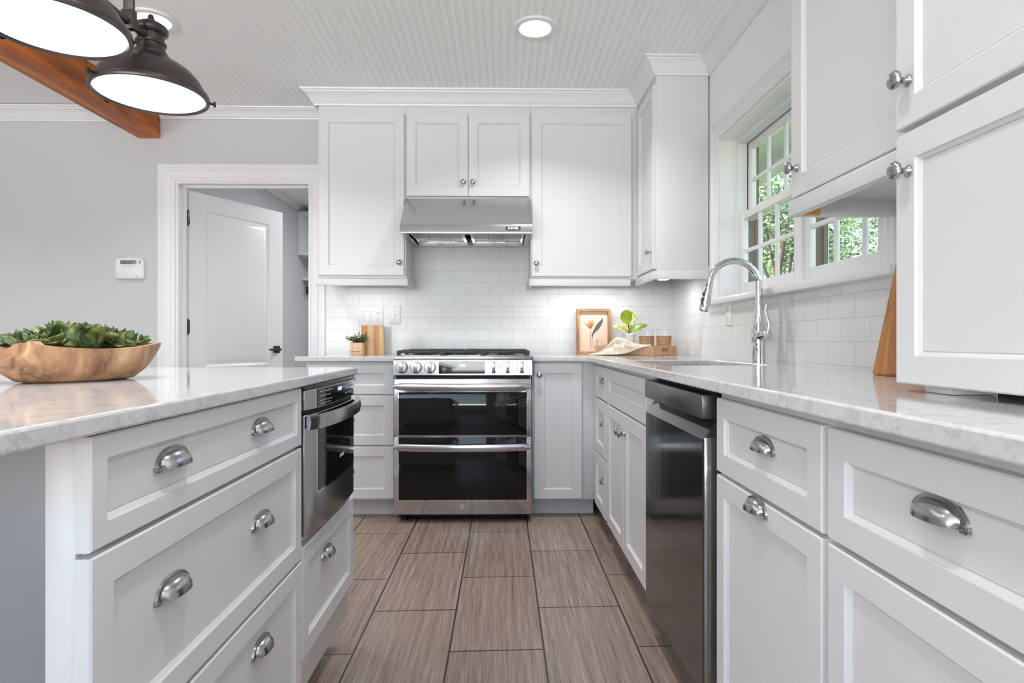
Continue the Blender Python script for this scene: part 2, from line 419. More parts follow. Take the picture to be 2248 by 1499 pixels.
# beadboard ceiling with true grooves
mb = MB(); xs = []; x = -2.26; p = .0403
while x < WR + .02:
    xs += [(x, 0), (x + .0265, 0), (x + .0285, .0035), (x + .0305, .0005), (x + .0345, .0), (x + .0375, .0005), (x + .0392, .0035)]; x += p
xs.append((x, 0))
mb.rings([[(a, y, CZ + d) for a, d in xs] for y in (-3.3, WB + .05)], False, False, closed=False)
mb.box((-2.3, -3.3, CZ + .006), (1.45, WB + .12, CZ + .2))
struct(mb, 'ceiling', 'ceil', 'white beadboard ceiling over the kitchen', normals=False)
struct(MB().box((-5.3, -3.3, CZ + .004), (-2.26, WB + .12, CZ + .2)), 'ceiling', 'ceil', 'smooth white ceiling left of the timber beam')
mb = MB(); mb.box((-5.3, WB, 0), (OX0, WB + .12, CZ + .1)).box((OX0, WB, OZ), (OX1, WB + .12, CZ + .1)).box((OX1, WB, 0), (1.45, WB + .12, CZ + .1))
struct(mb, 'wall_back', 'wall', 'grey painted wall with the doorway')
mb = MB(); T = WR + .18
mb.box((WR, -3.3, 0), (T, WY0, CZ + .1)).box((WR, WY1, 0), (T, WB, CZ + .1)).box((WR, WY0, 0), (T, WY1, WZ0)).box((WR, WY0, WZ1), (T, WY1, CZ + .1))
struct(mb, 'wall_right', 'plank', 'white planked wall around the window')
struct(MB().box((-5.3, -3.3, 0), (-5.2, WB, CZ)), 'wall_left', 'wall')
mb = MB(); mb.box((-5.2, -3.3, 0), (-4.8, -3.2, CZ)).box((.6, -3.3, 0), (1.12, -3.2, CZ)).box((-4.8, -3.3, 2.35), (.6, -3.2, CZ)).box((-4.8, -3.3, 0), (.6, -3.2, .9))
struct(mb, 'wall_front', 'wall')  # its wide opening is made up to let the rear fill light in

# crown and casing profiles
CROWN = [(0, -.085), (.012, -.085), (.014, -.075), (.022, -.068), (.028, -.05), (.045, -.028), (.058, -.018), (.060, -.012), (.070, -.010), (.072, 0), (0, 0)]
def crown(path, z=CZ, h=1.0, w=1.0):
    """path: list of (x,y) of the wall line and outward normal mitres given as points of the offset direction"""
    mb = MB(); rs = []
    for (x, y, nx, ny) in path: rs.append([(x + nx * a * w, y + ny * a * w, z + b * h) for a, b in CROWN])
    mb.rings(rs); return mb
o = struct(crown([(-5.2, WB, 0, -1), (-2.38, WB, 0, -1)], h=1.0, w=1.1), 'trim_1', 'trim', 'white crown moulding on the grey wall left of the beam')
o = struct(crown([(-2.24, WB, 0, -1), (-1.12, WB, 0, -1)], h=.75), 'trim_2', 'trim', 'white crown moulding between the beam and the wall cabinets')
o = struct(crown([(-1.135, 3.93, -1, -1), (-1.135, 3.64, -1, -1), (.83, 3.64, -1, -1), (.83, 3.2, -1, -1), (WR, 3.2, -1, -1), (WR, 1.62, -1, 0)], h=1.0, w=1.1), 'trim_3', 'trim', 'white crown moulding running over the wall cabinets and along the window wall')
CAS = [(0, 0), (.0, .016), (.006, .020), (.018, .020), (.022, .015), (.030, .015), (.034, .018), (.040, .014), (.062, .011), (.070, .014), (.078, .010), (.086, .010), (.086, 0)]   # (from outer edge inwards, thickness)
def casing(outer, axis, mats, name, label, legs=(1, 1), wsc=1.0, z0=0., bottom=False, flip=1, base=0):
    """outer = (a0,a1,z1) outer rectangle; axis 'x' for back wall, 'y' for right wall"""
    a0, a1, z1 = outer; rs = []
    def pt(a, z, d): return (a, base - d, z) if axis == 'x' else (base - d, a, z)
    seq = [(a0, z0, 1, 0), (a0, z1, 1, -1), (a1, z1, -1, -1), (a1, z0, -1, 0)]
    for (a, z, da, dz) in seq: rs.append([pt(a + da * w * wsc, z + dz * w * wsc, t_) for w, t_ in CAS])
    mb = MB(); mb.rings(rs); return struct(mb, name, mats, label, ang=20)
casing((-2.255, -1.165, 2.155), 'x', 'trim', 'trim_4', 'white moulded casing around the doorway', wsc=1.28, base=WB)
mb = MB(); mb.box((OX0 - .02, WB - .003, 0), (OX0 + .004, WB + .125, OZ + .02)).box((OX1 - .004, WB - .003, 0), (OX1 + .02, WB + .125, OZ + .02)).box((OX0, WB - .003, OZ - .004), (OX1, WB + .125, OZ + .02))
mb.box((OX0, WB + .055, 0), (OX0 + .014, WB + .085, OZ)).box((OX1 - .014, WB + .055, 0), (OX1, WB + .085, OZ)).box((OX0, WB + .055, OZ - .016), (OX1, WB + .085, OZ))
struct(mb, 'trim_5', 'trim', 'white jamb lining the doorway')
mb = MB(); mb.box((-5.2, WB - .014, 0), (-2.26, WB, .13), .003)
struct(mb, 'baseboard_back', 'trim')

# timber beam
mb = MB()
for q in range(1): mb.box((-2.385, -3.2, 2.325), (-2.243, WB - .001, CZ + .003), .004)
tag(mb.done('ceiling_beam', 'beam'), 'orange-brown rustic timber beam across the ceiling at left', 'beam')

# utility room beyond the doorway
UX, UY, UZ = -2.141, 6.48, 2.42
struct(MB().box((UX - .15, WB + .121, 0), (UX, UY + .15, UZ)), 'wall_utility_left', 'wall', 'grey side wall of the utility room')
struct(MB().box((UX - .15, UY, 0), (.6, UY + .15, UZ)), 'wall_utility_back', 'wall')
struct(MB().box((.4, WB + .121, 0), (.55, UY, UZ)), 'wall_utility_right', 'wall')
struct(MB().box((UX - .15, WB + .121, UZ), (.6, UY + .15, UZ + .15)), 'ceiling', 'ceil', 'white ceiling of the utility room beyond the door')
struct(crown([(UX, WB + .12, 1, 0), (UX, UY, 1, -1), (.4, UY, 1, -1)], w=.5, h=.62, z=UZ), 'trim_6', 'trim', 'white crown moulding in the utility room')
lamp('utility_fill_lamp', 'AREA', (-.7, 5.3, UZ - .03), 30, .5, color=DC)  # unseen lamp added to brighten the utility room
t_ = thing('cubby_shelf', 'white open cubby cabinet high on the utility room wall, seen through the doorway', 'shelf', (-1.4, 6.36, 1.89))
mb = MB(); x0, x1, y0, y1, z0, z1 = UX + .002, -.7, 6.24, UY - .001, 1.894, 2.352
mb.box((x0, y0, z0), (x1, y1, z0 + .036)).box((x0, y0, z1 - .045), (x1, y1, z1)).box((x0, y0, z0), (x0 + .037, y1, z1)).box((x1 - .037, y0, z0), (x1, y1, z1)).box((x0 + .70, y0, z0), (x0 + .737, y1, z1))
mb.done('carcass', 'trim', t_)
MB().box((x0 + .04, y1 - .012, z0 + .04), (x1 - .04, y1, z1 - .05)).done('back_panel', 'wall', t_)
tag(MB().box((UX + .002, 6.36, 1.643), (-.8, UY - .001, 1.677), .002).done('wall_shelf', 'trim'), 'long white wall shelf under the cubby cabinet in the utility room', 'shelf')
def coat_hook(x):
    mb = MB(); y = UY; z = 1.545
    mb.box((x - .012, y - .006, z - .03), (x + .012, y, z + .04), .002)
    mb.tube([(x, y, z + .03), (x, y - .03, z + .01), (x, y - .035, z - .03), (x + .01, y - .05, z - .05), (x + .025, y - .07, z - .045), (x + .033, y - .078, z - .01), (x + .034, y - .08, z + .03)], .005, 8)
    return mb.done('coat_hook', 'black')
for k, (xx, lb) in enumerate(((-2.118, 'black coat hook under the utility shelf, nearest the side wall'), (-2.062, 'black coat hook under the utility shelf, cut by the door casing'))):
    tag(coat_hook(xx), lb, 'hook', 'coat hooks in the utility room')

# interior door standing open
dr = thing('door_1', 'white two-panel interior door standing open into the utility room', None, (-2.118, WB + .115, 0), kind='structure')
def door_slab():
    mb = MB(); w, t2, h = .79, .035, 2.015
    rects = [(.125, .82, .665, 1.90), (.125, .20, .665, .73)]
    us = sorted({0, w, .125, .665}); vs = [0.01, .20, .73, .82, 1.90, h]
    for side, n0 in ((-1, 0.), (1, t2)):
        for i in range(3):
            for j in range(5):
                a0, a1, b0, b1 = us[i], us[i + 1], vs[j], vs[j + 1]
                P = lambda u, v, n: Vector((u, n0 + side * n, v))
                if i == 1 and j in (1, 3):
                    ring = lambda k, n: [P(a0 + k, b0 + k, n), P(a1 - k, b0 + k, n), P(a1 - k, b1 - k, n), P(a0 + k, b1 - k, n)]
                    mb.rings([ring(0, 0), ring(.010, -.009), ring(.022, -.010), ring(.050, -.002), ring(.055, -.001)], False, True)
                else: mb.face([mb.bm.verts.new(P(*q, 0)) for q in ((a0, b0), (a1, b0), (a1, b1), (a0, b1))])
    for (a, b) in (((0, .01), (w, .01)), ((w, .01), (w, h)), ((w, h), (0, h)), ((0, h), (0, .01))):
        mb.face([mb.bm.verts.new(q) for q in ((a[0], 0, a[1]), (b[0], 0, b[1]), (b[0], t2, b[1]), (a[0], t2, a[1]))])
    return mb
DA = math.radians(62)
def dxf(o): o.location = (0, 0, 0); o.rotation_euler = (0, 0, DA); return o
mbd = door_slab(); bmesh.ops.remove_doubles(mbd.bm, verts=mbd.bm.verts, dist=1e-4)
me = bpy.data.meshes.new('door_leaf'); mbd.bm.to_mesh(me); me.materials.append(M['trim']); me.polygons.foreach_set('use_smooth', [True] * len(me.polygons)); me.set_sharp_from_angle(angle=.3)
lf = bpy.data.objects.new('door_leaf', me); COL.objects.link(lf); lf.parent = dr; dxf(lf)
def local_part(mb, name, material, parent):
    me = bpy.data.meshes.new(name); bmesh.ops.recalc_face_normals(mb.bm, faces=mb.bm.faces); mb.bm.to_mesh(me); me.materials.append(M[material])
    me.polygons.foreach_set('use_smooth', [True] * len(me.polygons)); me.set_sharp_from_angle(angle=.6)
    o = bpy.data.objects.new(name, me); COL.objects.link(o); o.parent = parent; return o
mb = MB(); mb.box((.70, -.012, .905), (.755, 0, .96), .002).tube([(.728, -.01, .933), (.728, -.05, .933)], .009, 10).tube([(.728, -.045, .933), (.70, -.05, .933), (.66, -.05, .930), (.625, -.045, .934)], .0075, 8)
mb.box((.70, .035, .905), (.755, .047, .96), .002).tube([(.728, .04, .933), (.728, .085, .933)], .009, 10).tube([(.728, .08, .933), (.66, .083, .930), (.625, .08, .934)], .0075, 8)
o = local_part(mb, 'door_handle', 'black', lf); o['label'] = 'black lever handle on a square plate'
for hz in (1.83, 1.095, .25):
    mb = MB(); mb.box((-.022, .004, hz - .05), (-.001, .030, hz + .05), .002).tube([(-.006, -.006, hz - .052), (-.006, -.006, hz + .052)], .008, 10).box((-.014, -.014, hz - .045), (.003, .030, hz + .045), .004)
    local_part(mb, 'hinge', 'black', dr)

# ------------------------------------------------------------------ backsplash
mb = MB(); mb.box((-1.166, WB - .008, .9), (WR, WB, 1.40)).box((-.60, WB - .008, 1.40), (.19, WB, 1.64))
tag(mb.done('backsplash', 'tile_b'), 'white glossy subway tile backsplash behind the range', 'backsplash')
mb = MB(); mb.box((WR - .008, .2, .9), (WR, WB - .008, 1.185)).box((WR - .008, 3.13, 1.185), (WR, WB - .008, 1.40))
mb.box((WR - .008, .2, 1.185), (WR, 1.66, 1.40))
tag(mb.done('backsplash', 'tile_r'), 'white glossy subway tile backsplash below the window', 'backsplash')

# ------------------------------------------------------------------ window unit
casing((1.655, 3.14, 2.13), 'y', 'trim', 'trim_7', 'white moulded casing around the kitchen window', z0=1.215, base=WR)
mb = MB(); mb.box((WR - .05, 1.63, 1.185), (WR + .10, 3.165, 1.215), .006)
struct(mb, 'trim_8', 'trim', 'white window stool ledge under the kitchen windows')
mb = MB()
mb.box((WR - .001, WY0 - .002, WZ0), (WR + .12, WY0 + .012, WZ1)).box((WR - .001, WY1 - .012, WZ0), (WR + .12, WY1 + .002, WZ1)).box((WR - .001, WY0, WZ1 - .012), (WR + .12, WY1, WZ1 + .002)).box((WR + .1, WY0, WZ0 - .002), (WR + .12, WY1, WZ0 + .012))
struct(mb, 'trim_9', 'trim', 'white jamb lining the kitchen window')
def window(nm, y0, y1, lab):
    w = thing(nm, lab, None, (WR + .15, (y0 + y1) / 2, WZ0), kind='structure')
    X = WR + .085; zt = WZ1 - .012; zb = WZ0 + .012; zm = 1.63
    mb = MB(); X1 = X + .043
    mb.box((X - .004, y0 - .012, zb), (X1, y0 + .014, zt)).box((X - .004, y1 - .014, zb), (X1, y1 + .012, zt)).box((X - .004, y0, zt - .02), (X1, y1, zt)).box((X, y0, zb), (X1, y1, zb + .012))
    mb.done('window_frame', 'trim', w)
    for nm2, x0, a, b, br in (('sash', X + .008, zb + .012, zm + .02, .05), ('sash', X + .048, zm - .018, zt - .02, .04)):
        s0, s1 = y0 + .014, y1 - .014; st = .042; x1 = x0 + .026; mb = MB()
        mb.box((x0, s0, a), (x1, s0 + st, b), .003).box((x0, s1 - st, a), (x1, s1, b), .003).box((x0, s0 + st, a), (x1, s1 - st, a + br), .002).box((x0, s0 + st, b - .038), (x1, s1 - st, b), .002)
        g0, g1, h0, h1 = s0 + st, s1 - st, a + br, b - .038
        for k in (1, 2): c = g0 + (g1 - g0) * k / 3; mb.box((x0 + .004, c - .010, h0), (x0 + .018, c + .010, h1), .003)
        c = (h0 + h1) / 2; mb.box((x0 + .0045, g0, c - .010), (x0 + .0175, g1, c + .010), .003)
        so = mb.done('sash', 'trim', w)
        MB().box((x0 + .010, g0 - .004, h0 - .004), (x0 + .012, g1 + .004, h1 + .004)).done('pane', 'pane', so)
    mb = MB(); c = (y0 + y1) / 2; mb.box((X + .006, c - .03, zm + .02), (X + .036, c + .03, zm + .028), .002).box((X + .008, c - .006, zm + .028), (X + .03, c + .022, zm + .040), .003)
    mb.done('sash_lock', 'white_pl', w)
    mb = MB(); Xo = X + .0435
    xe = WR + .19
    mb.box((Xo, y0 - .012, zb - .012), (xe, y0 + .0135, zt)).box((Xo, y1 - .0135, zb - .012), (xe, y1 + .012, zt)).box((Xo, y0, zt - .018), (xe, y1, zt + .012)).box((Xo, y0, zb - .014), (xe, y1, zb + .010))
    mb.box((X + .084, y0, zb), (X + .100, y0 + .024, zt)).box((X + .084, y1 - .024, zb), (X + .100, y1, zt)).box((X + .084, y0, zt - .035), (X + .100, y1, zt))
    mb.done('exterior_frame', 'brick_out', w)
window('window_1', 2.405, 3.035, 'white double-hung window with divided panes, farther from the camera')
window('window_2', 1.76, 2.39, 'white double-hung window partly hidden by the wall cabinet')
struct(MB().box((WR + .085, 2.388, WZ0), (WR + .20, 2.407, WZ1)), 'trim_10', 'trim', 'white mullion post between the windows')

# ------------------------------------------------------------------ outside
struct(MB().box((1.45, -14, -1.2), (40, 60, -.9)), 'ground', 'lawn', 'green lawn outside the window')
mb = MB(); mb.box((WR + .23, -3, 2.36), (2.05, 9, 2.46)).box((2.0, -3, 2.26), (2.09, 9, 2.52))
tag(struct(mb, 'trim_11', 'soffit', 'pale roof eave outside the window'))
def leaves(c, r, n, s, seed, flat=.8, shell=.55):
    rd = random.Random(seed); V = []; Fc = []
    blobs = [(Vector(c) + Vector([rd.gauss(0, .42) * r[i] for i in range(3)]), rd.uniform(.28, .5)) for _ in range(14)]
    for _ in range(n):
        bc, br = rd.choice(blobs); d = Vector([rd.gauss(0, 1) for _ in range(3)]).normalized() * (shell + (1 - shell) * rd.random()) * br
        p = bc + Vector((d.x * r[0], d.y * r[1], d.z * r[2]))
        a = Vector([rd.gauss(0, 1) for _ in range(3)]).normalized(); b = a.orthogonal().normalized()
        q = s * rd.uniform(.6, 1.3); a *= q; b *= q * .45; k = len(V)
        V += [p - a, p + b, p + a, p - b]; Fc.append((k, k + 1, k + 2, k + 3))
    return V, Fc
def tree(name, lab, cat, base, h, r, n, s, m_, seed, trunk=True, grp=None):
    t_ = thing(name, lab, cat, base, grp)
    V, Fc = leaves((0, 0, h), r, n, s, seed)
    me = bpy.data.meshes.new('foliage'); me.from_pydata(V, [], Fc); me.materials.append(M[m_])
    o = bpy.data.objects.new('foliage', me); COL.objects.link(o); o.parent = t_
    if trunk:
        mb = MB(); rd = random.Random(seed)
        b = Vector(base)
        mb.tube([b, b + Vector((.05, .05, h * .4)), b + Vector((-.08, .02, h * .75)), b + Vector((.05, -.05, h))], [r[0] * .055, r[0] * .045, r[0] * .03, .02], 10)
        for k in range(5):
            a = rd.uniform(0, 2 * PI); mb.tube([b + Vector((0, 0, h * .6)), b + Vector((math.cos(a) * r[0] * .3, math.sin(a) * r[1] * .3, h * .85)), b + Vector((math.cos(a) * r[0] * .6, math.sin(a) * r[1] * .6, h * 1.1))], [.03, .02, .01], 7)
        mb.done('trunk', 'bark', t_)
for (nm, lb, ct, bs, h, r, n, s, m_, sd, tr_, gp) in [
    ('broadleaf_tree', 'tall leafy green tree nearest the window, outside', 'tree', (4.0, 8.4, -.9), 3.7, (1.2, 1.2, 1.5), 13000, .040, 'foliage', 1, True, 'trees outside the window'),
    ('broadleaf_tree', 'pale green tree behind the others outside the window', 'tree', (7.4, 15.5, -.9), 4.4, (2.0, 2.0, 2.2), 9000, .09, 'foliage2', 2, True, 'trees outside the window'),
    ('broadleaf_tree', 'dark green tree seen through the right window panes', 'tree', (6.9, 9.6, -.9), 3.1, (1.2, 1.2, 1.5), 13000, .042, 'foliage', 3, True, 'trees outside the window'),
    ('broadleaf_tree', 'broad green tree far at the right of the garden', 'tree', (12.5, 14.5, -.9), 4.2, (2.2, 2.2, 2.4), 9000, .09, 'foliage', 4, True, 'trees outside the window'),
    ('garden_shrub', 'dense dark shrub below the far window', 'shrub', (2.7, 6.9, -.9), 1.1, (.7, .8, .85), 7000, .045, 'foliage', 5, False, 'shrubs outside the window'),
    ('garden_shrub', 'green shrub growing below the nearer window', 'shrub', (3.9, 4.9, -.9), .95, (.7, .75, .8), 6000, .045, 'foliage', 6, False, 'shrubs outside the window'),
    ('garden_shrub', 'lighter green shrub behind the dark one', 'shrub', (4.3, 12.2, -.9), 1.3, (1.3, 1.2, 1.1), 6000, .07, 'foliage2', 8, False, 'shrubs outside the window')]:
    tree(nm, lb, ct, bs, h, r, n, s, m_, sd, tr_, gp)

# ------------------------------------------------------------------ wall cabinets
def wall_cab(name_lab, P, u0, u1, z0, z1, depth, doors, n=0, rail=None, base=None, side=None):
    """P(u,v,0)= carcass face. doors: list of (u0,u1,v0,v1,knob_u,knob_v)"""
    c = P((u0 + u1) / 2, z0, -depth / 2)
    t_ = thing('wall_cabinet', name_lab, 'cabinet', c)
    mb = MB(); pbox(mb, P, (u0, z0 + .045 if rail else z0, -depth), (u1, z1, 0), .0015)
    mb.done('carcass', 'cab', t_)
    if rail:
        mb = MB(); th = .02
        pbox(mb, P, (u0 - rail[0], z0, -.004), (u1 + rail[1], z0 + .042, .022), .002)
        if rail[2]: pbox(mb, P, (u0 - rail[0], z0, -depth), (u0 - rail[0] + .02, z0 + .046, -.003), .002)
        if rail[3]: pbox(mb, P, (u1 + rail[1] - .02, z0, -depth), (u1 + rail[1], z0 + .046, -.003), .002)
        mb.done('light_rail', 'cab', t_)
    for d in doors:
        o = shaker(P, *d[:4], name='door', parent=t_)
        if d[4] is not None: knob(P, d[4], d[5], .02, o)
    return t_
P1 = PB(3.64)
TOP = CZ - .001
wall_cab('tall white wall cabinet left of the range hood', P1, -1.125, -.590, 1.335, TOP, WB - .009 - 3.64, [(-1.115, -.600, 1.398, 2.382, -.628, 1.474)], rail=(.01, .012, 0, 1))
wall_cab('short white two-door cabinet above the range hood', P1, -.5895, .1695, 1.862, TOP, WB - .009 - 3.64, [(-.585, -.212, 1.880, 2.380, -.240, 1.962), (-.209, .162, 1.880, 2.380, -.181, 1.962)])
c_ = wall_cab('tall white wall cabinet right of the range hood', P1, .170, .829, 1.335, TOP, WB - .009 - 3.64, [(.178, .787, 1.393, 2.380, .204, 1.470)], rail=(.012, -.05, 1, 0))
P2 = PR(.83)
c_ = wall_cab('white corner wall cabinet beside the window, door facing left', P2, 3.20, 3.638, 1.335, TOP, WR - .009 - .83, [(3.205, 3.575, 1.390, 2.385, 3.245, 1.485)], rail=(0, -.02, 1, 0))
P3 = PR(.79)
E = wall_cab('white wall cabinet right of the window with a lower light rail', P3, 1.06, 1.590, 1.332, TOP, WR - .009 - .79, [(1.09, 1.578, 1.378, 2.42, 1.545, 1.452)], rail=(.0, .0, 0, 1))
mb = MB(); mb.box((.792, 1.560, 1.333), (.84, 1.577, 1.357), .001)
o = mb.done('cleat', 'raw_w', E); o['label'] = 'raw orange wood cleat under the cabinet'
# tall cabinet standing on the worktop
P4 = PR(.715)
t_ = thing('tall_cabinet', 'big white cabinet standing on the worktop at the right edge', 'cabinet', (.9, .7, .912))
mb = MB(); pbox(mb, P4, (.32, .932, -(WR - .009 - .715)), (1.045, TOP, 0), .0015); mb.done('carcass', 'cab', t_)
for (a, b, kv) in ((1.369, 2.42, 1.446), (.926, 1.359, 1.291)):
    o = shaker(P4,   .50, 1.042, a, b, parent=t_, r=.048); knob(P4, 1.008, kv, .02, o, 1.0)
for yy_ in (.95, .60):
    MB().box((.725, yy_, .9125), (.80, yy_ + .06, .932), .001).done('shim', 'white_pl', t_)
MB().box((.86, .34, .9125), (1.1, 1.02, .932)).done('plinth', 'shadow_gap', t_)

# under-cabinet lights
def ucl(x0, x1, y0, y1, z, lab, e):
    t_ = thing('under_cabinet_light', lab, 'light', ((x0 + x1) / 2, (y0 + y1) / 2, z), 'lights under the wall cabinets')
    MB().box((x0, y0, z), (x1, y1, z + .02), .002).done('housing', 'white_pl', t_)
    MB().box((x0 + .008, y0 + .008, z - .002), (x1 - .008, y1 - .008, z), .0).done('lens', 'glow', t_)
    lamp('lamp', 'AREA', ((x0 + x1) / 2, (y0 + y1) / 2, z - .006), e, x1 - x0 - .02, y1 - y0 - .02, parent=t_)
ucl(.30, .78, 3.68, 3.72, 1.359, 'slim lit light under the cabinet right of the hood', 2.2)
ucl(.905, .975, 3.36, 3.50, 1.359, 'small lit rectangular light under the corner cabinet', .8)
ucl(-1.03, -.70, 3.72, 3.78, 1.359, 'slim lit light under the cabinet left of the hood', .35)
ucl(.93, .98, 1.12, 1.26, 1.356, 'small light under the cabinet right of the window', .3)

# ------------------------------------------------------------------ base cabinets
def base_cab(lab, P, u0, u1, depth, fronts, toe=.075, z1=.8835, toe_ext=(0, 0), hollow=False):
    c = P((u0 + u1) / 2, 0, -depth / 2)
    t_ = thing('base_cabinet', lab, 'cabinet', c)
    mb = MB()
    if hollow:
        for a_, b_ in (((u0, .10, -depth), (u0 + .018, z1, 0)), ((u1 - .018, .10, -depth), (u1, z1, 0)), ((u0, .10, -depth), (u1, .118, 0)), ((u0, .10, -depth), (u1, z1, -depth + .01)), ((u0, .10, -.018), (u1, z1, 0))): pbox(mb, P, a_, b_, .001)
    else: pbox(mb, P, (u0, .10, -depth), (u1, z1, 0), .001)
    mb.done('carcass', 'cab', t_)
    mb = MB(); pbox(mb, P, (u0 - toe_ext[0], 0, -toe - .02), (u1 + toe_ext[1], .10, -toe)); mb.done('toe_kick', 'toe', t_)
    for f in fronts:
        kind, a, b, c0, c1 = f[:5]
        o = shaker(P, a, b, c0, c1, parent=t_, name=kind, r=f[6] if len(f) > 6 else .055)
        for (w, uu, vv) in f[5]:
            if w == 'k': knob(P, uu, vv, .02, o)
            else: cup(P, uu, vv, .011 if w == 'c' else .02, o)
    return t_
B1 = PB(3.37); dep = WB - .01 - 3.37
base_cab('white three-drawer base cabinet left of the range', B1, -1.112, -.604, dep, [('drawer', -1.10, -.612, .700, .868, [('c', -.878, .782)], .05), ('drawer', -1.10, -.612, .414, .692, [('c', -.878, .55)]), ('drawer', -1.10, -.612, .112, .406, [('c', -.878, .26)])])
base_cab('narrow white base cabinet with a tall door right of the range', B1, .166, .5245, dep, [('door', .176, .447, .108, .872, [('k', .205, .808)])])
R1 = PR(.525); rd_ = WR - .01 - .525
base_cab('narrow white three-drawer cabinet in the inner corner', R1, 2.895, 3.369, rd_, [('drawer', 2.925, 3.262, .700, .866, [('c', 3.03, .784)], .05), ('drawer', 2.925, 3.262, .408, .692, [('c', 3.02, .568)]), ('drawer', 2.925, 3.262, .112, .400, [('c', 3.02, .275)])])
s_ = base_cab('white sink base cabinet with two doors under a false drawer front', R1, 2.085, 2.895, rd_, [('door', 2.485, 2.875, .112, .692, [('k', 2.515, .615)]), ('door', 2.092, 2.480, .112, .692, [('k', 2.452, .615)])], hollow=True)
shaker(R1, 2.092, 2.875, .700, .866, name='false_drawer_front', parent=s_)
base_cab('narrow white cabinet beside the dishwasher with a drawer over a pull-out', R1, .930, 1.420, rd_, [('drawer', .935, 1.398, .694, .866, [('c', 1.160, .784)], .045), ('pull_out_door', .935, 1.398, .112, .686, [('d', 1.172, .662)], .045)])
base_cab('wide white base cabinet nearest the camera on the right', R1, .12, .929, rd_, [('drawer', .14, .918, .694, .866, [('c', .690, .790)], .045), ('door', .14, .918, .112, .686, [], .045)])

# ------------------------------------------------------------------ worktops
def slab(outer, holes, z0, z1, name, bevel=.004):
    bm = bmesh.new(); es = []
    for loop in [outer] + holes:
        vs = [bm.verts.new((x, y, z1)) for x, y in loop]
        es += [bm.edges.new((vs[i], vs[(i + 1) % len(vs)])) for i in range(len(vs))]
    bmesh.ops.triangle_fill(bm, use_beauty=True, use_dissolve=False, edges=es)
    bmesh.ops.dissolve_limit(bm, angle_limit=.001, verts=bm.verts, edges=bm.edges)
    fs = list(bm.faces); r = bmesh.ops.extrude_face_region(bm, geom=fs)
    for v in r['geom']:
        if isinstance(v, bmesh.types.BMVert): v.co.z = z0
    mb = MB(); mb.bm.free(); mb.bm = bm
    return mb.done(name, 'quartz', ang=40, bevel=bevel)
def rrect(x0, x1, y0, y1, r, k=5):
    out = []
    for cx, cy, a0 in ((x1 - r, y1 - r, 0), (x0 + r, y1 - r, 90), (x0 + r, y0 + r, 180), (x1 - r, y0 + r, 270)):
        for j in range(k + 1): a = math.radians(a0 + 90 * j / k); out.append((cx + r * math.cos(a), cy + r * math.sin(a)))
    return out
CT, CB = .912, .8845
arc = [(.475 - .07 + .07 * math.cos(math.radians(a)), 3.325 - .07 + .07 * math.sin(math.radians(a))) for a in (0, 30, 60, 90)]
inner = [(.475, 3.255), (.466, 3.29), (.440, 3.316), (.405, 3.325)]
inner = [(.475, 3.245), (.455, 3.29), (.42, 3.318), (.385, 3.325)]
sink_hole = rrect(.575, .965, 2.115, 2.72, .05)
o = slab([(.166, 3.325), (.385, 3.325), (.425, 3.316), (.458, 3.292), (.475, 3.25), (.475, .10), (WR - .009, .10), (WR - .009, WB - .009), (.166, WB - .009)], [sink_hole], CB, CT, 'worktop')
tag(o, 'long L-shaped white veined quartz worktop with the sink cut-out', 'worktop')
o = slab([(-1.160, 3.325), (-.606, 3.325), (-.606, WB - .009), (-1.160, WB - .009)], [], CB, CT, 'worktop')
tag(o, 'short white quartz worktop left of the range', 'worktop')
# sink bowl
t_ = thing('sink', 'undermount stainless sink set in the worktop below the faucet', 'sink', (.77, 2.42, .68))
mb = MB(); r0 = rrect(.570, .970, 2.110, 2.725, .055)
def rz(s_, z): return [((x - .77) * s_ + .77, (y - 2.42) * s_ + 2.42, z) for x, y in r0]
mb.rings([rz(1.06, CB - .001), rz(1.0, CB - .001), rz(.98, .72), rz(.93, .69), rz(.2, .685)], False, True)
mb.done('bowl', 'steel', t_, normals=True)
MB().lathe([(.045, 0), (.045, .004), (.03, .005), (.02, .002)], (.77, 2.42, .686), 20).done('drain', 'chrome', t_)

# faucet
t_ = thing('kitchen_faucet', 'tall chrome gooseneck faucet with pull-down head beside the sink', 'faucet', (1.02, 2.40, CT))
fx, fy = 1.040, 2.40
MB().lathe([(.0265, 0), (.0265, .012), (.025, .05), (.0265, .075), (.030, .10), (.0285, .125), (.0235, .145), (.0205, .165), (.0175, .20), (.0155, .235), (.0148, .245)], (fx, fy, CT), 28).done('faucet_body', 'chrome', t_)
pts = [(fx, fy, CT + .24), (fx, fy, 1.22)] ; R_ = .102
for k in range(0, 19): a = math.radians(k * 9); pts.append((fx - R_ + R_ * math.cos(a), fy, 1.222 + R_ * math.sin(a)))
pts.append((fx - 2 * R_ - .003, fy, 1.208))
MB().tube(pts, .0142, 18).done('spout', 'chrome', t_)
e_ = Vector(pts[-1]); d_ = Vector((-.20, 0, -1)).normalized()
mb = MB(); mb.lathe([(.0150, -.012), (.0155, .0), (.0158, .02), (.0185, .055), (.0202, .082), (.0195, .088), (.016, .088)], e_, 24, d_)
h_ = mb.done('spray_head', 'chrome', t_)
MB().lathe([(.0165, .0881), (.014, .0895), (.0, .0895)], e_, 20, d_).done('spray_face', 'black', h_)
MB().box((e_.x - .030, fy - .012, e_.z - .060), (e_.x - .019, fy + .0, e_.z - .034), .003).box((e_.x - .025, fy - .010, e_.z - .026), (e_.x - .016, fy - .001, e_.z - .012), .003).done('spray_button', 'black', h_)
mb = MB(); mb.lathe([(.0, .0), (.021, .0), (.0225, .02), (.0235, .038), (.021, .046), (.0, .048)], (fx, fy - .015, CT + .11), 24, (.25, -1, 0))
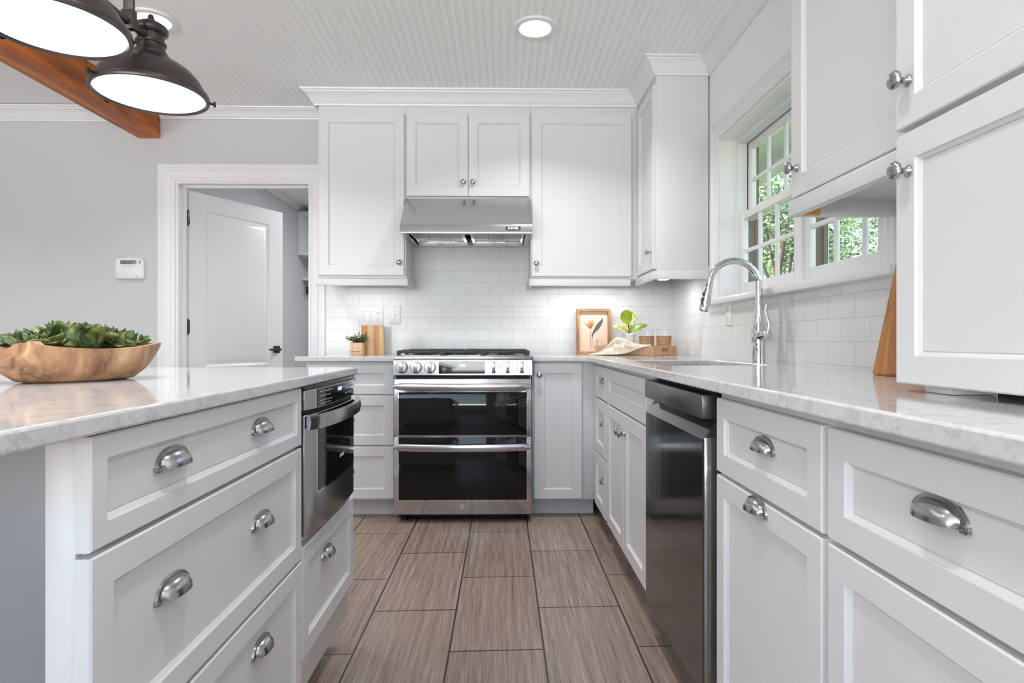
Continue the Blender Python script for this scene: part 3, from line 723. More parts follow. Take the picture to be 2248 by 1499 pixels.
mb.tube([(fx + .012, fy - .052, CT + .12), (fx + .015, fy - .060, CT + .15), (fx + .010, fy - .052, CT + .185), (fx + .006, fy - .047, CT + .215), (fx + .009, fy - .05, CT + .232)], [.012, .009, .0065, .0065, .005], 12)
mb.done('handle', 'chrome', t_)

# ------------------------------------------------------------------ range
RX0, RX1, RF = -.6005, .1605, 3.27
rg = thing('gas_range', 'stainless steel gas range with double ovens and six control knobs', 'range', ((RX0 + RX1) / 2, 3.58, 0))
mb = MB(); mb.box((RX0 + .004, RF + .04, .05), (RX1 - .004, WB - .012, .895), .002); mb.done('body', 'steel_v', rg)
mb = MB()
for fx_ in (RX0 + .05, RX1 - .05):
    for fy_ in (RF + .07, WB - .08): MB().lathe([(.022, 0), (.022, .012), (.012, .016), (.012, .052)], (fx_, fy_, 0), 14).done('foot', 'black', rg)

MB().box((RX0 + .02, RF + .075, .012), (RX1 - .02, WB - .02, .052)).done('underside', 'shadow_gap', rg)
mb = MB(); mb.box((RX0 - .0, RF + .01, .894), (RX1 + .0, WB - .012, .915), .003); mb.done('cooktop', 'steel', rg)
MB().box((RX0 + .03, RF + .05, .9151), (RX1 - .03, WB - .05, .918), .001).done('cooktop_tray', 'steel', rg)
# slanted control panel
mb = MB(); prof = [(RF + .008, .806), (RF - .002, .812), (RF + .0004, .893), (RF + .05, .893), (RF + .05, .806)]
mb.rings([[(RX0, y, z) for y, z in prof], [(RX1, y, z) for y, z in prof]]); cp = mb.done('control_panel', 'steel', rg, ang=20)
cy = lambda z: RF - .002 + (z - .812) * .03
mb = MB(); mb.rings([[(x, cy(z) - .0015, z) for x, z in ((-.352, .819), (-.098, .819), (-.098, .889), (-.352, .889))], [(x, cy(z) + .002, z) for x, z in ((-.352, .819), (-.098, .819), (-.098, .889), (-.352, .889))]])
dsp = mb.done('display', 'glass_blk', cp, ang=20)
def seg7(s_, cx, cz, w, h, gap, name, material, parent, place, th=.0022):
    SEG = {'0': 'abcdef', '1': 'bc', '2': 'abged', '3': 'abgcd', '4': 'fgbc', '5': 'afgcd', '6': 'afgedc', '7': 'abc', '8': 'abcdefg', '9': 'abcdfg'}
    mb = MB(); n = len(s_); tot = sum(gap * .5 if c == ':' else w + gap for c in s_) - gap; x = cx - tot / 2
    def q(a0, a1, b0, b1): mb.rings([[place(a, b, 0) for a, b in ((a0, b0), (a1, b0), (a1, b1), (a0, b1))], [place(a, b, .0004) for a, b in ((a0, b0), (a1, b0), (a1, b1), (a0, b1))]])
    z0, z1, zm = cz - h / 2, cz + h / 2, cz
    for c in s_:
        if c == ':':
            q(x - gap * .6, x - gap * .6 + th * .8, zm + h * .15, zm + h * .15 + th * .8); q(x - gap * .6, x - gap * .6 + th * .8, zm - h * .25, zm - h * .25 + th * .8); x += gap * .5; continue
        for g in SEG[c]:
            if g == 'a': q(x, x + w, z1 - th, z1)
            if g == 'd': q(x, x + w, z0, z0 + th)
            if g == 'g': q(x, x + w, zm - th / 2, zm + th / 2)
            if g == 'f': q(x, x + th, zm, z1)
            if g == 'e': q(x, x + th, z0, zm)
            if g == 'b': q(x + w - th, x + w, zm, z1)
            if g == 'c': q(x + w - th, x + w, z0, zm)
        x += w + gap
    return mb.done(name, material, parent)
seg7('12:06', -.224, .866, .0065, .016, .0035, 'clock_digits', 'blue', dsp, lambda a, b, n: (a, cy(b) - .002 - n, b))
for kx in (-.553, -.476, -.399, -.050, .027, .104):
    o_ = Vector((kx, cy(.856) - .0003, .856)); ax = Vector((0, -1, .03))
    mb = MB(); mb.lathe([(.0, 0), (.0345, 0), (.0345, .004), (.033, .006)], o_, 36, ax)
    kb = mb.done('knob', 'steel', cp, ang=40)
    MB().lathe([(.031, .004), (.031, .010), (.0305, .010)], o_, 36, ax).done('ring', 'black', kb)
    MB().lathe([(.0295, .008), (.0290, .020), (.0275, .0225), (.0, .0225)], o_, 36, ax).done('cap', 'steel', kb)
    c = o_ + ax.normalized() * .0215
    mb = MB(); mb.box((c.x - .0095, c.y - .016, c.z - .026), (c.x + .0095, c.y + .002, c.z + .028), .002); mb.done('grip', 'steel_v', kb)
    MB().box((c.x - .0090, c.y - .0155, c.z - .0325), (c.x + .0090, c.y - .002, c.z - .0255), .001).done('grip_tip', 'black', kb)
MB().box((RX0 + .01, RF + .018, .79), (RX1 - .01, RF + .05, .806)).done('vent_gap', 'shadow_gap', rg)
def bar_handle(x0, x1, y, z, parent, hh=.040, bow=.022, th=.014):
    mb = MB(); rs = []; n = 20
    for k in range(n + 1):
        s_ = k / n; x = x0 + (x1 - x0) * s_; q = 1 - (2 * s_ - 1) ** 2; yy = y - bow * q ** .5 * .0 - bow * q
        h = hh * (1 if 0 < k < n else .55); dz = -.003 * q
        rs.append([(x, yy - th, z + dz - h / 2 + .004), (x, yy - th, z + dz + h / 2 - .006), (x, yy - th + .004, z + dz + h / 2), (x, yy, z + dz + h / 2), (x, yy, z + dz - h / 2), (x, yy - th + .004, z + dz - h / 2)])
    mb.rings(rs)
    for x in (x0 + .025, x1 - .025): mb.box((x - .012, y - .012, z - hh * .3), (x + .012, y + .046, z + hh * .3), .002)
    return mb.done('handle', 'steel', parent, ang=50)
def oven_door(nm, z0, z1, gz0, gz1, hz, lab):
    mb = MB(); X0, X1 = RX0 + .003, RX1 - .003
    mb.box((X0, RF, z0), (X1, RF + .038, z1), .003)
    d = mb.done(nm, 'steel', rg); d['label'] = lab
    MB().box((RX0 + .026, RF - .0015, gz0 - .004), (RX1 - .026, RF + .001, gz1 + (.004 if gz1 < z1 - .01 else 0)), .0008).done('trim_ring', 'chrome', d)
    MB().box((RX0 + .029, RF - .003, gz0), (RX1 - .029, RF + .002, gz1), .001).done('glass', 'glass_blk', d)
    bar_handle(RX0 + .008, RX1 - .008, RF - .036, hz, d)
    return d
oven_door('upper_oven_door', .480, .791, .482, .718, .752, 'upper oven door with black glass and a steel bar handle')
ld = oven_door('lower_oven_door', .046, .474, .126, .472, .423, 'lower oven door with black glass above a steel band')
# round maker's emblem
mb = MB(); c = Vector((-.2225, RF - .0006, .087)); r = .0125
mb.tube([c + Vector((r * math.cos(math.radians(a)), 0, r * math.sin(math.radians(a)))) for a in range(60, 361, 12)], .0012, 6)
mb.tube([c + Vector((r, 0, 0)), c + Vector((.003, 0, 0))], .0012, 6).tube([c + Vector((-.001, 0, .006)), c + Vector((-.001, 0, -.005)), c + Vector((.004, 0, -.005))], .0011, 6)
mb.lathe([(.0, 0), (.0015, 0), (.0015, .001), (0, .001)], c + Vector((-.006, -.0005, .005)), 8, (0, -1, 0))
mb.done('emblem', 'mark', ld)
# grates and burners
def grate(x0, x1):
    mb = MB(); y0, y1 = RF + .045, WB - .055; z = .944; t2 = .0065
    def bar(a, b, w=.006, h0=-.014, h1=.002):
        lo = (min(a[0], b[0]) - w, min(a[1], b[1]) - w, z + h0); hi = (max(a[0], b[0]) + w, max(a[1], b[1]) + w, z + h1); mb.box(lo, hi, .002)
    bar((x0, y0), (x1, y0)); bar((x0, y1), (x1, y1)); bar((x0, y0), (x0, y1)); bar((x1, y0), (x1, y1))
    xm = (x0 + x1) / 2; ym = (y0 + y1) / 2; bar((x0, ym), (x1, ym))
    for yb in ((y0 + ym) / 2, (y1 + ym) / 2):
        bar((x0, yb), (xm - .03, yb), .005, -.010, .005); bar((xm + .03, yb), (x1, yb), .005, -.010, .005)
    for a, b in ((y0, (y0 + ym) / 2 - .03), ((y0 + ym) / 2 + .03, (ym + y1) / 2 - .03), ((y1 + ym) / 2 + .03, y1)): bar((xm, a), (xm, b), .005, -.010, .005)
    for x in (x0, x1):
        for y in (y0, y1, ym): mb.box((x - .010, y - .010, .9185), (x + .010, y + .010, z), .002)
    return mb.done('burner_grate', 'iron', rg)
for a, b in ((RX0 + .022, RX0 + .262), (RX0 + .275, RX1 - .275), (RX1 - .262, RX1 - .022)): grate(a, b)
for (x, y, r) in ((-.46, 3.47, .045), (-.46, 3.74, .035), (-.22, 3.60, .05), (.02, 3.47, .045), (.02, 3.74, .035)):
    MB().lathe([(r + .012, 0), (r + .010, .006), (r, .008), (r, .016), (r - .004, .018), (0, .018)], (x, y, .9182), 28).done('burner', 'iron', rg)

# ------------------------------------------------------------------ range hood
HX0, HX1 = -.588, .168
hd = thing('range_hood', 'stainless steel under-cabinet range hood with sloped front', 'range hood', (-.21, 3.6, 1.6))
mb = MB(); prof = [(3.605, 1.861), (3.402, 1.664), (3.4002, 1.660), (3.395, 1.620), (3.41, 1.620), (3.41, 1.655), (3.62, 1.85), (WB - .012, 1.85), (WB - .012, 1.861)]
mb.rings([[(HX0, y, z) for y, z in prof], [(HX1, y, z) for y, z in prof]])
side = [(3.607, 1.859), (3.404, 1.661), (3.397, 1.622), (WB - .012, 1.622), (WB - .012, 1.859)]
for a, b in ((HX0 + .0004, HX0 + .012), (HX1 - .012, HX1 - .0004)): mb.rings([[(a, y, z) for y, z in side], [(b, y, z) for y, z in side]])
mb.box((HX0, 3.395, 1.614), (HX1, 3.44, 1.621)).box((HX0, WB - .09, 1.614), (HX1, WB - .012, 1.66)).box((HX0, 3.395, 1.614), (HX0 + .035, WB - .012, 1.621)).box((HX1 - .035, 3.395, 1.614), (HX1, WB - .012, 1.621))
mb.done('hood_body', 'steel', hd, ang=20)
for (a, b) in ((HX0 + .04, -.228), (-.195, HX1 - .04)):
    mb = MB(); y0, y1, z = 3.45, WB - .10, 1.634
    mb.box((a, y0, z + .012), (b, y1, z + .016))
    for e in ((a, y0, a + .018, y1), (b - .018, y0, b, y1), (a, y0, b, y0 + .015), (a, y1 - .015, b, y1)): mb.box((e[0], e[1], z - .004), (e[2], e[3], z + .012), .001)
    k = y0 + .022
    while k < y1 - .02: mb.box((a + .018, k, z), (b - .018, k + .012, z + .004)); k += .024
    ft = mb.done('baffle_filter', 'steel', hd)
    c = a + (b - a) * .47
    for dx, yy in ((0, y0 + .10), (.028, y0 + .27)): MB().tube([(c - .042 + dx, yy, z), (c - .042 + dx, yy, z - .034), (c + .042 + dx, yy, z - .034), (c + .042 + dx, yy, z)], .0024, 8).done('pull_wire', 'chrome', ft)
mb = MB(); bx, bz = .059, 1.6425
pr = [(bx + sx * .034 + .009 * math.cos(math.radians(a)) * 1, bz + .0105 * math.sin(math.radians(a))) for sx, r0_ in ((1, -90), (-1, 90)) for a in range(r0_, r0_ + 181, 20)]
mb.rings([[(x, 3.3975, z) for x, z in pr], [(x, 3.3935, z) for x, z in pr]]); bd = mb.done('badge', 'black', hd)
text('NXR', .0195, (bx, 3.3932, bz), FACE_CAM, 'badge_letters', 'mark', bd, sx=1.5, ext=.0005, fat=.0009)

# ------------------------------------------------------------------ dishwasher
dw = thing('dishwasher', 'dark stainless dishwasher with a jutting handle bar', 'dishwasher', (.80, 1.76, 0))
DX, D0, D1 = .495, 1.466, 2.052
MB().box((.545, D0 + .004, .10), (WR - .012, D1 - .004, .872)).done('tub', 'black', dw)
MB().box((.60, D0, 0), (.62, D1, .10)).done('toe_panel', 'black', dw)
mb = MB(); pr = [(DX + .045, .105), (DX + .002, .105), (DX, .108), (DX, .755), (DX + .004, .760), (DX + .045, .812)]
mb.rings([[(x, D0, z) for x, z in pr], [(x, D1, z) for x, z in pr]]); dd = mb.done('door', 'dark_steel', dw, ang=25)
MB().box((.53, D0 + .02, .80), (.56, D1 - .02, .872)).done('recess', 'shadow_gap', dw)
mb = MB(); mb.box((DX - .003, D0 - .004, .806), (DX + .042, D1 + .002, .866), .0025); o = mb.done('handle_bar', 'dark_steel_m', dd)
MB().box((DX + .004, D0 - .0025, .106), (DX + .045, D0 + .0005, .760), .0008).done('side_edge', 'steel_v', dd)

# ------------------------------------------------------------------ island
IS = thing('kitchen_island', 'white island base with shaker drawers and cup pulls', 'island', (-.95, 1.36, 0))
XI = -.515; PI2 = PI_(XI)
mb = MB(); mb.box((-1.385, .965, .10), (XI, 1.474, .886), .001).box((-.556, .742, .10), (XI, .965, .886), .001); mb.box((-1.385, 1.474, .10), (XI, 1.985, .50), .001); mb.box((-1.385, 1.474, .50), (-1.05, 1.985, .886)).box((-1.05, 1.965, .50), (XI, 1.985, .886), .001).box((-1.05, 1.474, .50), (XI, 1.480, .886))
mb.done('carcass', 'cab', IS)
MB().box((-1.34, .80, 0), (XI - .075, 1.93, .10)).done('toe_kick', 'toe', IS)
for (a, b, c0, c1, pulls, r) in ((.722, 1.470, .744, .884, ((.912, .812), (1.244, .812)), .030), (.722, 1.470, .464, .737, ((.912, .618), (1.244, .618)), .042), (.722, 1.470, .112, .457, ((.912, .358), (1.244, .358)), .042), (1.478, 1.975, .205, .486, ((1.705, .391),), .045)):
    o = shaker(PI2, a, b, c0, c1, parent=IS, name='drawer', r=r)
    for pu, pv in pulls: cup(PI2, pu, pv, .011, o)
MB().box((-1.385, .9635, .10), (-.557, .9645, .885)).done('end_panel', 'panel_shade', IS)
mb = MB(); mb.box((XI - .041, .730, .10), (XI - .004, .742, .885), .0015); mb.done('corner_stile', 'cab', IS)
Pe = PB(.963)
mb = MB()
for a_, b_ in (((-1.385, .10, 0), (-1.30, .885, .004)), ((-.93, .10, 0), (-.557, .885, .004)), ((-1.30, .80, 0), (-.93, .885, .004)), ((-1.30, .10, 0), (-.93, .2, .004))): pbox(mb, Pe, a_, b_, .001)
mb.done('end_rail', 'panel_shade', IS)
o = slab([(-1.417, .42), (-.485, .42), (-.485, 1.995), (-1.417, 1.995)], [], .8875, CT, 'worktop')
tag(o, 'white veined quartz top of the island under the wooden bowl', 'worktop')

# microwave drawer in the island
mw = thing('microwave_drawer', 'stainless drawer microwave built into the end of the island', 'microwave', (-.75, 1.73, .50))
Y0, Y1 = 1.482, 1.963
def bowx(y, d=0): q = 1 - ((y - (Y0 + Y1) / 2) / ((Y1 - Y0) / 2)) ** 2; return -.492 + .016 * max(q, 0) ** .45 + d
def bowed(y0, y1, z0, z1, d, back, name, material, parent, bev=0):
    mb = MB(); n = 16; ys = [y0 + (y1 - y0) * k / n for k in range(n + 1)]
    f = [(bowx(y, d), y) for y in ys] + [(back, y1), (back, y0)]
    mb.rings([[(x, y, z0) for x, y in f], [(x, y, z1) for x, y in f]])
    return mb.done(name, material, parent, ang=40, bevel=bev)
MB().box((-1.04, Y0 + .004, .515), (-.512, Y1 - .004, .884)).done('body', 'black', mw)
cpn = bowed(Y0, Y1, .826, .876, 0, -.512, 'control_panel', 'steel_v', mw, .0015)
MB().box((-.530, Y0, .876), (-.488, Y1, .8868), .001).done('top_vent', 'black', mw)
bowed(1.548, 1.915, .829, .8745, .0012, -.50, 'control_glass', 'glass_blk', cpn)
PM = lambda y, z, d=0: (bowx(y, .0014 + d), y, z)
seg7('12:06', 1.735, .862, .008, .010, .004, 'clock_digits', 'blue', cpn, lambda a, b, n: PM(a, b, n), th=.0018)
mb = MB()
for r_, zz in enumerate((.866, .854, .842, .834)):
    for c_2 in range(7):
        for base_ in (1.565, 1.80):
            if base_ == 1.80 and r_ == 3: continue
            y = base_ + c_2 * .0145 + (.003 if r_ % 2 else 0)
            if r_ % 2 == 0 or c_2 < 6: mb.rings([[PM(y, zz), PM(y + .007, zz), PM(y + .007, zz + .0022), PM(y, zz + .0022)], [PM(y, zz, .0004), PM(y + .007, zz, .0004), PM(y + .007, zz + .0022, .0004), PM(y, zz + .0022, .0004)]])
mb.done('key_markings', 'mark', cpn)
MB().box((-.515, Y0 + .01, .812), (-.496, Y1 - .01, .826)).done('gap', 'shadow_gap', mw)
mdr = bowed(Y0, Y1, .512, .814, 0, -.512, 'drawer_front', 'steel_v', mw, .002)
bowed(1.548, 1.930, .606, .813, .0008, -.50, 'window_trim', 'chrome', mdr)
bowed(1.552, 1.924, .610, .8125, .0016, -.50, 'window_glass', 'glass_blk', mdr)
text('SHARP', .014, (bowx(1.76, .002), 1.76, .665), FACE_RIGHT, 'brand_letters', 'mark', mdr, sx=1.2)
mb = MB(); rs = []; n = 22
for k in range(n + 1):
    s_ = k / n; y = Y0 - .002 + (Y1 + .004 - Y0) * s_; q = (1 - (2 * s_ - 1) ** 2)
    x = -.478 + .036 * q ** .55; h = .0185
    rs.append([(x, y, .797 - h), (x + .003, y, .797), (x, y, .797 + h), (x - .007, y, .797 + h), (x - .007, y, .797 - h)])
mb.rings(rs)
for y in (Y0 + .015, Y1 - .015): mb.box((-.492, y - .008, .787), (-.483, y + .008, .807))
mb.done('handle', 'steel_v', mdr, ang=50)

# ------------------------------------------------------------------ island light fixture
LX = -.962; SH = ((1.64), (1.29), (.94))
lf_ = thing('pendant_fixture', 'dark bronze three-light pendant fixture with glowing domed shades over the island', 'pendant light', (LX, 1.29, 1.66))
LZ = 1.668
mb = MB()
for y in (1.545, 1.035):
    mb.box((LX - .013, y - .004, 1.83), (LX + .013, y + .004, CZ - .03), .001).box((LX - .016, y - .010, 1.80), (LX + .016, y + .010, 1.85), .003)
mb.tube([(LX, 1.60, 1.818), (LX, .98, 1.818)], .0085, 12)
mb.done('support_bar', 'bronze', lf_)
MB().box((LX - .06, .95, CZ - .028), (LX + .06, 1.63, CZ), .004).done('canopy', 'bronze', lf_)
for y in SH:
    mb = MB(); R = .141
    prof = [(R - .006, .0), (R + .002, .0), (R + .004, .006), (R + .002, .016), (R - .008, .022), (R - .011, .034), (.119, .053), (.102, .072), (.080, .087), (.060, .096), (.052, .101), (.050, .107), (.041, .111), (.040, .120), (.035, .124), (.0345, .138), (.038, .141), (.038, .146), (.033, .149), (.0325, .166), (.041, .172), (.043, .180), (.040, .190), (.028, .198), (.012, .204), (.009, .212), (.006, .222), (.0, .223)]
    mb.lathe(prof, (LX, y, LZ), 56, cap0=False)
    mb.lathe([(R - .006, .0), (R - .010, .006), (R - .022, .036), (.10, .060), (.05, .090)], (LX, y, LZ), 56, cap0=False, cap1=False)
    sd = mb.done('lamp_shade', 'bronze', lf_, ang=50, normals=False)
    for a in (.52, PI - .3, 4.2):
        ca, sa = math.cos(a), math.sin(a); c = Vector((LX + ca * (R + .002), y + sa * (R + .002), LZ + .009))
        MB().lathe([(.0035, 0), (.0035, .010), (.008, .011), (.008, .016), (0, .017)], c, 12, (ca, sa, 0)).done('thumb_screw', 'black', sd)
    MB().lathe([(.0, .004), (R - .0075, .004), (R - .0075, .007), (0, .007)], (LX, y, LZ), 48).done('lens', 'glow', sd)
    lamp('shade_lamp', 'AREA', (LX, y, LZ - .003), 1.0, 2 * R - .04, parent=lf_, spread=2.4)

# recessed ceiling lights
def can(x, y, lab, e=11):
    t_ = thing('recessed_light', lab, 'ceiling light', (x, y, CZ - .008), 'recessed ceiling lights')
    MB().lathe([(.073, .006), (.078, .0), (.100, .001), (.104, .005), (.105, .010), (.073, .010)], (x, y, CZ - .010), 48, cap0=False, cap1=False).done('trim_ring', 'trim', t_, normals=True)
    MB().lathe([(0, .004), (.074, .004), (.074, .008), (0, .008)], (x, y, CZ - .010), 40).done('lens', 'glow_can', t_)
    lamp('can_lamp', 'AREA', (x, y, CZ - .012), e, .14, parent=t_, spread=2.2, color=(.96, .98, 1))
CAN = 9.5
can(.156, 2.87, 'round recessed ceiling light in front of the range', CAN)
can(-1.65, 2.83, 'round recessed ceiling light behind the pendant fixture', CAN)
for (x, y, lb) in ((-.05, .70, 'added unseen recessed ceiling light over the aisle above the camera'), (-1.75, .5, 'added unseen recessed ceiling light left of the pendant fixture'), (.156, -1.2, 'added unseen recessed ceiling light over the aisle behind the camera'), (-1.65, -1.2, 'added unseen recessed ceiling light behind the camera at left')):
    can(x, y, lb, CAN * .5)  # out-of-view ceiling lights added to brighten the kitchen
for (x, y, lb) in ((-3.6, 2.4, 'added unseen recessed ceiling light over the dining side, far'), (-3.6, .2, 'added unseen recessed ceiling light over the dining side, near')):
    can(x, y, lb, CAN * 1.6)  # likewise added out of view, to lift the dining side

# ------------------------------------------------------------------ wall plates and keypad
def plate(cx, cz, w, h, gangs, name, lab, face='B'):
    P = (lambda u, v, n: Vector((cx + u, WB - .008 - n, cz + v))) if face == 'B' else (lambda u, v, n: Vector((WR - .008 - n, cx + u, cz + v)))
    t_ = thing(name, lab, 'wall plate', P(0, -h / 2, 0))
    mb = MB(); pbox(mb, P, (-w / 2, -h / 2, 0), (w / 2, h / 2, .006), .002); pl = mb.done('plate', 'white_pl', t_)
    n = len(gangs)
    for k, g in enumerate(gangs):
        u = (k - (n - 1) / 2) * .046
        if g == 's':
            mb = MB(); pbox(mb, P, (u - .006, -.013, .005), (u + .006, .013, .007), .0005); mb.done('switch_collar', 'white_pl', t_)
            mb = MB(); pbox(mb, P, (u - .0042, -.004, .006), (u + .0042, .007, .016), .001); mb.done('toggle', 'white_pl', t_)
            for v in (-.030, .030): MB().lathe([(.003, 0), (.003, .001), (0, .001)], P(u, v, .006), 10, P(0, 0, 1) - P(0, 0, 0)).done('screw', 'grey_pl', t_)
        else:
            for v in (-.0195, .0195):
                mb = MB(); mb.lathe([(.0165, 0), (.0165, .0025), (.0155, .003), (0, .003)], P(u, v, .005), 24, P(0, 0, 1) - P(0, 0, 0)); oo = mb.done('receptacle', 'white_pl', t_)
                mb = MB()
                for du in (-.006, .006): pbox(mb, P, (u + du - .001, v + .000, .0075), (u + du + .001, v + .008, .0084))
                mb.lathe([(.0024, 0), (.0024, .0008), (0, .0008)], P(u, v - .007, .0077), 10, P(0, 0, 1) - P(0, 0, 0)); mb.done('slots', 'mark_dk', oo)
    return t_
plate(-.868, 1.160, .163, .118, 'sso', 'wall_plate', 'white triple wall plate with two switches and an outlet above the cutting board')
plate(-.711, 1.168, .074, .118, 's', 'wall_plate', 'single white light switch plate beside the triple plate')
plate(2.905, 1.135, .074, .118, 'o', 'wall_plate', 'white outlet plate on the side wall behind the faucet', 'R')
kp = thing('alarm_keypad', 'white alarm keypad with a small grey screen on the grey wall', 'keypad', (-2.43, WB - .012, 1.403))
mb = MB(); pr = [(-2.518, 1.404), (-2.340, 1.404), (-2.338, 1.41), (-2.338, 1.520), (-2.35, 1.535), (-2.43, 1.541), (-2.51, 1.535), (-2.521, 1.520), (-2.521, 1.41)]
mb.rings([[(x, WB - .001, z) for x, z in pr], [(x, WB - .022, z) for x, z in pr], [(-2.43 + (x + 2.43) * .96, WB - .026, 1.472 + (z - 1.472) * .96) for x, z in pr]]); mb.done('housing', 'white_pl', kp)
MB().box((-2.515, WB - .029, 1.409), (-2.344, WB - .024, 1.476), .003).done('flip_cover', 'white_pl', kp)
MB().box((-2.487, WB - .028, 1.499), (-2.385, WB - .025, 1.524), .001).done('screen', 'lcd', kp)
mb = MB()
for x in (-2.468, -2.45, -2.432, -2.414): mb.box((x - .004, WB - .028, 1.484), (x + .004, WB - .025, 1.488))
for z in (1.503, 1.515): mb.box((-2.368, WB - .028, z), (-2.356, WB - .025, z + .006))
mb.done('buttons', 'grey_pl', kp)
MB().box((-2.388, WB - .0295, 1.416), (-2.376, WB - .0285, 1.422)).done('maker_mark', 'grey_pl', kp)

# ------------------------------------------------------------------ wooden bowl with cabbages
BC = Vector((-.944, 1.335, CT)); BA = math.radians(62)
bd_, bn_ = Vector((math.cos(BA), math.sin(BA), 0)), Vector((math.sin(BA), -math.cos(BA), 0))
t_ = thing('wooden_bowl', 'long carved wooden dough bowl holding leafy green heads', 'bowl', BC, rot=0)
def bowlpt(th, s_, inner=False):
    ca, sa = math.cos(th), math.sin(th)
    prof = [(0, 0), (.55, 0), (.66, .05), (.80, .28), (.91, .58), (.98, .85), (1.0, 1.0)]
    k = s_ * 6; i = min(int(k), 5); f = k - i; r = prof[i][0] * (1 - f) + prof[i + 1][0] * f; z = prof[i][1] * (1 - f) + prof[i + 1][1] * f
    a, b = .172, .112; e = .92
    u = a * math.copysign(abs(ca) ** e, ca) * r; v = b * math.copysign(abs(sa) ** e, sa) * r
    H = .0785 + .004 * math.cos(2 * th) + .003 * math.sin(3 * th)
    dth = abs((th - PI + PI) % (2 * PI) - PI)
    H += .006 * math.exp(-((dth - .70) / .15) ** 2) - .010 * math.exp(-(dth / .16) ** 2)
    z *= H
    if inner:
        u *= .92; v *= .90; z = .012 + z * (H - .012) / H if s_ < 1 else z
    lim = -.128 + .012 * (v / b) - max(0, (.075 - z)) * .55
    if u < lim and not inner: u = lim + (u - lim) * .06
    if inner and u < lim + .018: u = lim + .018
    return BC + bd_ * u + bn_ * v + Vector((0, 0, z))
K = 96; mb = MB(); rs = []
for j in range(19): rs.append([bowlpt(2 * PI * k / K, j / 18) if j else bowlpt(2 * PI * k / K, .02) for k in range(K)])
for j in range(18, -1, -2): rs.append([bowlpt(2 * PI * k / K, max(j, .4) / 18, True) for k in range(K)])
mb.rings(rs); mb.done('bowl_body', 'bowl', t_, ang=38)

def cabbage(c, R, seed, lab, tilt):
    rd = random.Random(seed); mb = MB(); c = Vector(c)
    for ring_, (n, rho, te, dl) in enumerate(((6, 1.0, 1.22, .80), (6, .90, .98, .78), (5, .76, .70, .85), (4, .60, .46, .95), (3, .42, .22, 1.05))):
        for k in range(n):
            a0 = 2 * PI * (k + .5 * ring_ + rd.uniform(-.12, .12)) / n; end = te + rd.uniform(-.14, .14); rr = R * rho * rd.uniform(.94, 1.06)
            ph0, ph1 = rd.uniform(0, 6), rd.uniform(0, 6); NU, NV = 15, 15; rows = []
            for i in range(NU):
                u = i / (NU - 1); tht = 2.1 + (end - 2.1) * u; r_ = []
                for j in range(NV):
                    v = (j / (NV - 1) - .5) * 2
                    az = a0 + v * dl * (math.sin(PI * min(u * .72 + .16, 1)) ** .55)
                    edge = max(0, u - .62) / .38; side = max(0, abs(v) - .5) / .5
                    r = rr * (1 + (.34 if ring_ < 2 else .24) * edge ** 2 + .16 * side ** 2 * u)
                    r += R * (.09 * edge + .07 * side * u) * math.sin(v * 6.5 + ph0) + R * .035 * math.sin(u * 8 + ph1 + v * 3) - R * .035 * math.exp(-(v / .09) ** 2)
                    tt = tht + .10 * side * math.sin(u * 6 + ph1) + .12 * v * v * u
                    r_.append(c + Vector((math.sin(tt) * math.cos(az) * r, math.sin(tt) * math.sin(az) * r, math.cos(tt) * r * .86)))
                rows.append(r_)
            mb.rings(rows, False, False, closed=False)
    o = mb.done('cabbage_head', 'cabbage', loc=c, ang=80, normals=False)
    md = o.modifiers.new('thick', 'SOLIDIFY'); md.thickness = .0011
    o.rotation_euler = tilt
    return tag(o, lab, 'cabbage', 'leafy heads in the wooden bowl')
def bp(u, v, z): return BC + bd_ * u + bn_ * v + Vector((0, 0, z))
cabbage(bp(-.066, -.008, .080), .049, 3, 'leafy green cabbage head at the left end of the wooden bowl', (.25, -.1, .3))
cabbage(bp(-.010, .012, .084), .050, 5, 'leafy green cabbage head in the middle of the wooden bowl', (-.2, .2, 1.0))
cabbage(bp(.083, .004, .076), .056, 9, 'leafy green cabbage head at the right end of the wooden bowl', (.15, .25, .6))

